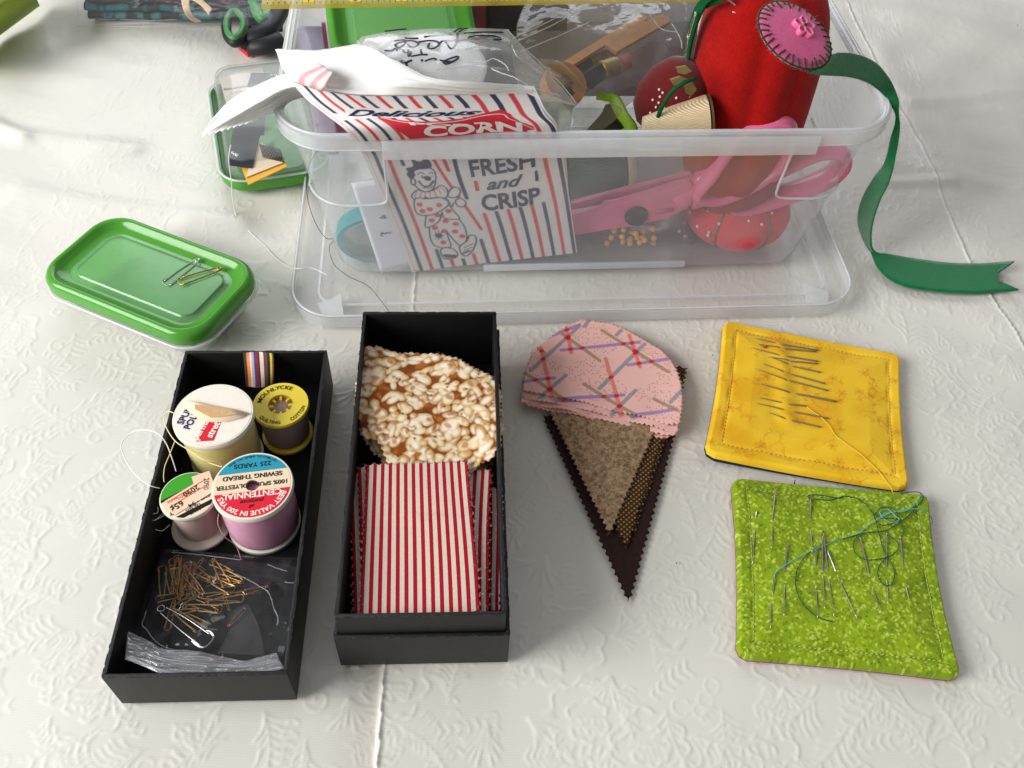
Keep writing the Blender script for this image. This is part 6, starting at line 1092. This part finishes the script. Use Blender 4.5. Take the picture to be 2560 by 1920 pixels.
for q_ in ([(1285, 95), (1400, 40), (1480, -10)], [(1290, 105), (1410, 48), (1495, -8)], [(1300, 130), (1430, 75), (1560, 15)], [(1620, 30), (1650, 70), (1690, 80)], [(1680, 60), (1700, 95), (1705, 120)]): tube('crease', spline([P(u, v, .1345) for u, v in q_], 30)+npr.normal(0, .00007, (30, 3)), .0004, ZRM, pch, 5)
V, F, uv = gridVF(netS([[P(1300, -40, .095), P(1760, -40, .095)], [P(1280, 120, .088), P(1740, 120, .088)], [P(1300, 240, .080), P(1760, 240, .080)]]), 10, 10, .002); mk('grey_card', V, F, pm('grey_lining_card', (120, 114, 112), .7, var=.08), label='grey card under the pencils in the bin', cat='card')
bx = Frame(P(1590, 195, .092), P(1680, 130, .10)-P(1590, 195, .092), P(1560, 150, .098)-P(1590, 195, .092)); mk('acrylic_box', *boxVF(bx, -.022, .026, -.012, .012, 0, .010, .001), tp('lilac_clear_plastic', (190, 180, 196), .28, .1, .07), None, 40, label='small clear hinged box beside the pencils', cat='box')
# lime green cutter in its card pack, orange roll in a pouch
lc = thing('rotary_cutter_pack', P(1545, 290, .09), 'lime green cutter tool in a dark card pack', 'tool pack'); LIME = pm('lime_plastic', (150, 200, 20), .4)
mk('tool_loop', *tubeVF(spline([P4(*p, .100) for p in ((520, 880), (590, 885), (680, 910), (710, 960), (760, 1060), (820, 1140), (840, 1200), (790, 1230))], 30), .0042, 10, flat=.5), LIME, lc); V, F, uv = gridVF(netS([[P4(600, 970, .097), P4(730, 960, .097)], [P4(560, 1060, .094), P4(800, 1080, .094)], [P4(430, 1200, .090), P4(860, 1200, .088)]]), 12, 12, .0012); mk('card', V, F, pm('dark_olive_card', (48, 50, 40), .6, var=.1), lc)
oc = P(1408, 215, .112); lathe('tape_roll', [(.005, -.005), (.0135, -.005), (.014, 0), (.0135, .005), (.005, .005)], pm('orange_tape', (206, 140, 82), .5, var=.06), None, Frame(oc, (.8, -.2, -.4), (.3, .9, .3)), 48, 40, close=True, label='orange tape roll inside a clear pouch next to the zip bag', cat='tape')
V, F, uv = gridVF(rumple(netS([[P(1340, 150, .128), P(1400, 150, .128), P(1440, 190, .126)], [P(1380, 230, .126), P(1450, 230, .125), P(1500, 250, .122)], [P(1430, 290, .120), P(1480, 285, .120), P(1555, 278, .119)], [P(1425, 338, .108), P(1450, 338, .106), P(1490, 338, .104)]]), .002, 10, 14), 40, 40, .0002); mk('clear_pouch', V, F, tp('olive_film', (150, 146, 120), .22, .14, .03, var=.5, vscale=70, bump=.5, bscale=70, bdist=.003), label='clear pouch with orange roll between zip bag and green tool', cat='pouch')
# tub with green lid among the contents, dark folder, lilac and pink sheets
fM = Frame(P(1005, 118, .095), P(1170, 95, .095)-P(845, 118, .095), A([-.11, .93, .36])); container('food_container', fM, .0470, .0340, 'tub with green lid standing among the bin contents')
for k, (u0, u1, col, lb, b, zt) in enumerate(((1180, 1215, (120, 60, 70), 'maroon folder edge at the back of the bin', .072, .118), (1215, 1420, (62, 52, 56), 'dark folder at the back of the bin', .076, .118), (740, 800, (176, 168, 196), 'lilac sheet standing at the left end of the bin', .045, .112), (800, 850, (206, 120, 140), 'pink sheet standing at the left end of the bin', .050, .112))):
    p0, p1 = PB(u0, 30, b), PB(u1, 30, b); la, lb_ = (p0-fB.o)@fB.x, (p1-fB.o)@fB.x; mk('folder', *boxVF(fB, la, lb_, b-.001, b+.001, .012, zt, .0003), pm('folder_%d' % k, col, .6, var=.1), None, 40, label=lb, cat='folder')
# clear ruler with yellow scale across the top
rl, rr_ = P(655, 24, .165), P(1772, 6, .165); fR = Frame(rl, rr_-rl, A([0, 1., 0])); RLn = np.linalg.norm(rr_-rl)
ru = thing('quilting_ruler', fR.o, 'clear ruler with yellow scale lying across the back of the bin', 'ruler'); mk('blade', *boxVF(fR, 0, RLn, 0, .075, 0, .0028, .0004), tp('ruler_acrylic', (222, 200, 70), .48, .12, .04), ru, 40)
YI = pm('yellow_scale_ink', (222, 190, 40), .6); tk = MB(); tk2 = MB(); nT = int(RLn/.003175)
for k in range(1, nT):
    x = k*.003175; l = .0042 if k % 8 == 0 else .0030; tk.add(*boxVF(fR, x-.0003, x+.0003, .0040, .0040+l+.002, .00285, .0030, 0)); tk2.add(*boxVF(fR, x-.00018, x+.00018, .0006, .0022 if k % 4 else .0032, .00285, .0030, 0))
tk.build('yellow_ticks', YI, ru, False, kind='stuff'); tk2.build('black_ticks', INKK, ru, False, kind='stuff')
for k in range(1, int(RLn/.0254)+1):
    x = k*.0254; mk('inch_patch', *boxVF(fR, x-.0030, x+.0030, .0012, .0056, .00290, .00304, 0), YI, ru, False); V, F = text2d(str(k), .0048); mk('numeral', fR(np.c_[V[:, 0]+x, V[:, 1]+.0018, np.full(len(V), .0032)]), F, INKK, ru, False)

# ------------------------------------------------------------------ behind the bin, left
dx_ = P(700, 270, 0)-P(590, 450, 0); fN = yawframe((-.1960, .5780, .0002), 1.9); container('food_container', fN, .0660, .0385, 'upturned clear tub with green lid below, full of needle cards', flip=True)
def card(pts, z, col, lb, tx=None):
    p = PP([q_+(z,) for q_ in pts]); V, F = loftVF([p-A([0, 0, .0008]), p], True, True); o = fix(mk('needle_card', V, F, pm('card_%d' % len(bpy.data.materials), col, .6, var=.06), None, False, label=lb, cat='card')); return o
def z2(x, y): return (500+x*.2412, 100+y*.2412)
cd1 = card([z2(200, 400), z2(640, 270), z2(700, 480), z2(280, 690)], .0255, (226, 214, 200), 'cream printed needle card in the upturned tub')
for s, x, y, sz in (('Betweens/Q', 400, 500, .0044), ('used for', 400, 545, .0032), ('quilting', 410, 585, .0032)):
    V, F = text2d(s, sz); p = P(*z2(x, y), .0257); mk('lettering', np.c_[R2(V, .38)+p[:2], np.full(len(V), .0258)], F, ink('grey_card_ink', (80, 76, 74)) if 'grey_card_ink' not in bpy.data.materials else bpy.data.materials['grey_card_ink'], cd1, False)
card([z2(530, 340), z2(720, 345), z2(700, 470), z2(490, 480)], .0262, (48, 42, 48), 'dark plum card corner in the upturned tub'); card([z2(400, 800), z2(690, 650), z2(660, 980), z2(340, 980)], .0250, (40, 40, 46), 'charcoal needle card in the upturned tub'); card([z2(330, 975), z2(620, 990), z2(540, 1320), z2(290, 1290)], .0258, (26, 30, 44), 'navy blue needle card in the upturned tub'); cd2 = card([z2(590, 1040), z2(840, 1180), z2(860, 1270), z2(480, 1420)], .0246, (224, 206, 178), 'striped cream needle card in the upturned tub')
for k in range(14): x = 600+k*16; V, F = boxVF(Frame(P(*z2(x+20, 1080+k*4), .0248), P(*z2(x+60, 1230+k*2), .0248)-P(*z2(x+20, 1080+k*4), .0248), (1, .3, 0)), 0, .016, -.0003, .0003, 0, .0002, 0); mk('printed_line', V, F, INKK, cd2, False)
card([z2(430, 1320), z2(880, 1260), z2(900, 1310), z2(500, 1500)], .0235, (236, 176, 60), 'yellow card at front of the upturned tub')
# folded teal fabrics in plastic with a paper strip
tf = [(60, 108, 108), (36, 92, 96), (70, 40, 42), (48, 112, 110), (30, 84, 90)]
for k in range(5):
    u0, u1 = 228+k*4-(k % 2)*8, 640; z = .004+.0066*k; a, b = P(u0, 58-(k > 3)*3, 0), P(u1, 62, 0); f7 = Frame(A([a[0], a[1]+.001*k, z]), b-a, A([0, 1., 0])); L = np.linalg.norm(b-a)
    prof = [(-.0000, 0), (-.0022, .0016), (-.0026, .0032), (-.0020, .0048), (.0005, .0062), (.09, .0060), (.09, .0004)]; n_ = 60; rings = [f7([(L*i/(n_-1), y_, z_+.0006*math.sin(i*.5+k)) for y_, z_ in prof]) for i in range(n_)]; V, F = loftVF(rings, True, True)
    cc = np.repeat(npr.rand(n_), len(prof)); g = np.where(np.convolve(cc, np.ones(21)/21, 'same')[:, None] > .52, lin(tf[k]), lin((34, 40, 44))); fix(mk('folded_fabric', V, F, pm('teal_print_cotton_%d' % k, None, .85, attr=True, var=.25, vscale=260), None, 60, col=g, label='folded teal print fabric, %s of the pile' % ['lowest', 'second from bottom', 'dark red middle layer', 'second from top', 'topmost'][k], cat='fabric', group='folded teal fabrics'))
V, F, uv = gridVF(netS([[P(450, -20, .040), P(475, -20, .040)], [P(457, 20, .038), P(474, 18, .038)], [P(470, 45, .028), P(484, 40, .028)], [P(490, 56, .014), P(505, 52, .014)]]), 8, 30, .0004); TAN = pm('tan_paper', (218, 188, 150), .75); mk('paper_strip', V, F, TAN, label='tan paper strip hanging down over the teal fabrics', cat='paper strip')
V, F, uv = gridVF(netS([[P(480, 0, .040), P(486, -12, .040)], [P(500, 12, .041), P(508, 2, .041)], [P(522, 38, .041), P(531, 22, .041)]]), 8, 20, .0004); mk('paper_strip', V, F, TAN, label='tan paper strip end pointing right over the teal fabrics', cat='paper strip')
V, F, uv = gridVF(rumple(netS([[P(190, -30, .036), P(420, -30, .041), P(680, -30, .041)], [P(195, 55, .024), P(420, 52, .041), P(680, 52, .041)], [P(192, 66, .006), P(420, 66, .020), P(660, 66, .020)], [P(185, 80, .0012), P(420, 72, .0012), P(650, 70, .0012)]]), .002, 14, 2), 60, 40, .0002); mk('plastic_sleeve', V, F, tp('sleeve_film', (214, 216, 222), .03, .12, .02, var=.4, bump=.5, bscale=60, bdist=.004), label='clear plastic sleeve round the teal fabrics', cat='sleeve')
# black scissors with green rings
bk = thing('scissors', P(640, 90, 0), 'black handled scissors with green finger rings, behind the bin', 'scissors'); BKP = pm('black_grip', (30, 30, 34), .5); GR2 = pm('green_ring', (66, 140, 74), .4)
e_ = [(588, 22), (608, 40), (612, 66), (600, 92), (582, 100), (566, 82), (563, 54), (572, 30)]
mk('handle_ring', *tubeVF(spline([P(u+3, v+6, .018) for u, v in e_], 48, True), .0042, 10, True), BKP, bk); mk('ring_liner', *tubeVF(spline([P(587+(u-587)*.86, 60+(v-60)*.86, .022) for u, v in e_], 48, True), .0026, 10, True), GR2, bk)
mk('handle_ring', *tubeVF(spline([P(u, v, .022) for u, v in ((625, -30), (636, 10), (650, 42), (664, 45), (676, 20), (690, -20))], 40), .0048, 10), GR2, bk); mk('handle', *tubeVF(spline([P(606, 100, .012), P(640, 90, .016), P(672, 70, .018), (P(700, 20, .020))], 16), [.010]*16, 12, flat=.7), BKP, bk); mk('handle', *tubeVF(spline([P(625, 112, .010), P(660, 112, .012), P(700, 100, .012)], 12), [.006, .009]+[.011]*10, 12, flat=.7), BKP, bk); mk('blade_cover', *tubeVF(spline([P(640, 50, .012), P(668, 60, .012), P(705, 60, .012)], 10), [.009]*10, 12, flat=.6), BKP, bk)
mk('red_tag', *boxVF(yawframe(P(624, 132, 0), -.8), -.008, .008, -.006, .006, .001, .006, .0015), pm('red_plastic', (206, 40, 54), .4), None, 40, label='small red plastic piece beside the black scissors', cat='plastic piece')
# lime fabric bundle cut off by the top left corner
lf = [[P(-160, -60, .05), P(-60, -110, .05), P(40, -160, .05)], [P(-140, 60, .05), P(-40, 10, .05), P(60, -50, .05)], [P(-130, 120, .04), P(-25, 50, .04), P(80, -20, .04)], [P(-120, 170, .004), P(-20, 95, .004), P(95, 10, .004)]]; V, F, uv = gridVF(netS(lf), 30, 30, .002); mk('fabric_bundle', V, F, pm('lime_fabric', (140, 160, 50), .7, var=.15, vscale=60), label='lime green fabric bundle at the top left corner', cat='fabric')
# specks of lint
for k, (u, v) in enumerate(((330, 93), (1780, 890), (2543, 65), (1690, 1410))): strand([(u, v, .0004), (u+1, v-2, .0005), (u+2, v-4, .0004)], .0002, NVT, 'tiny dark lint speck on the cloth, ' + ['near the teal fabrics', 'left of the yellow mat', 'at the right edge of the picture', 'right of the cone tip'][k], 6, 'lint')
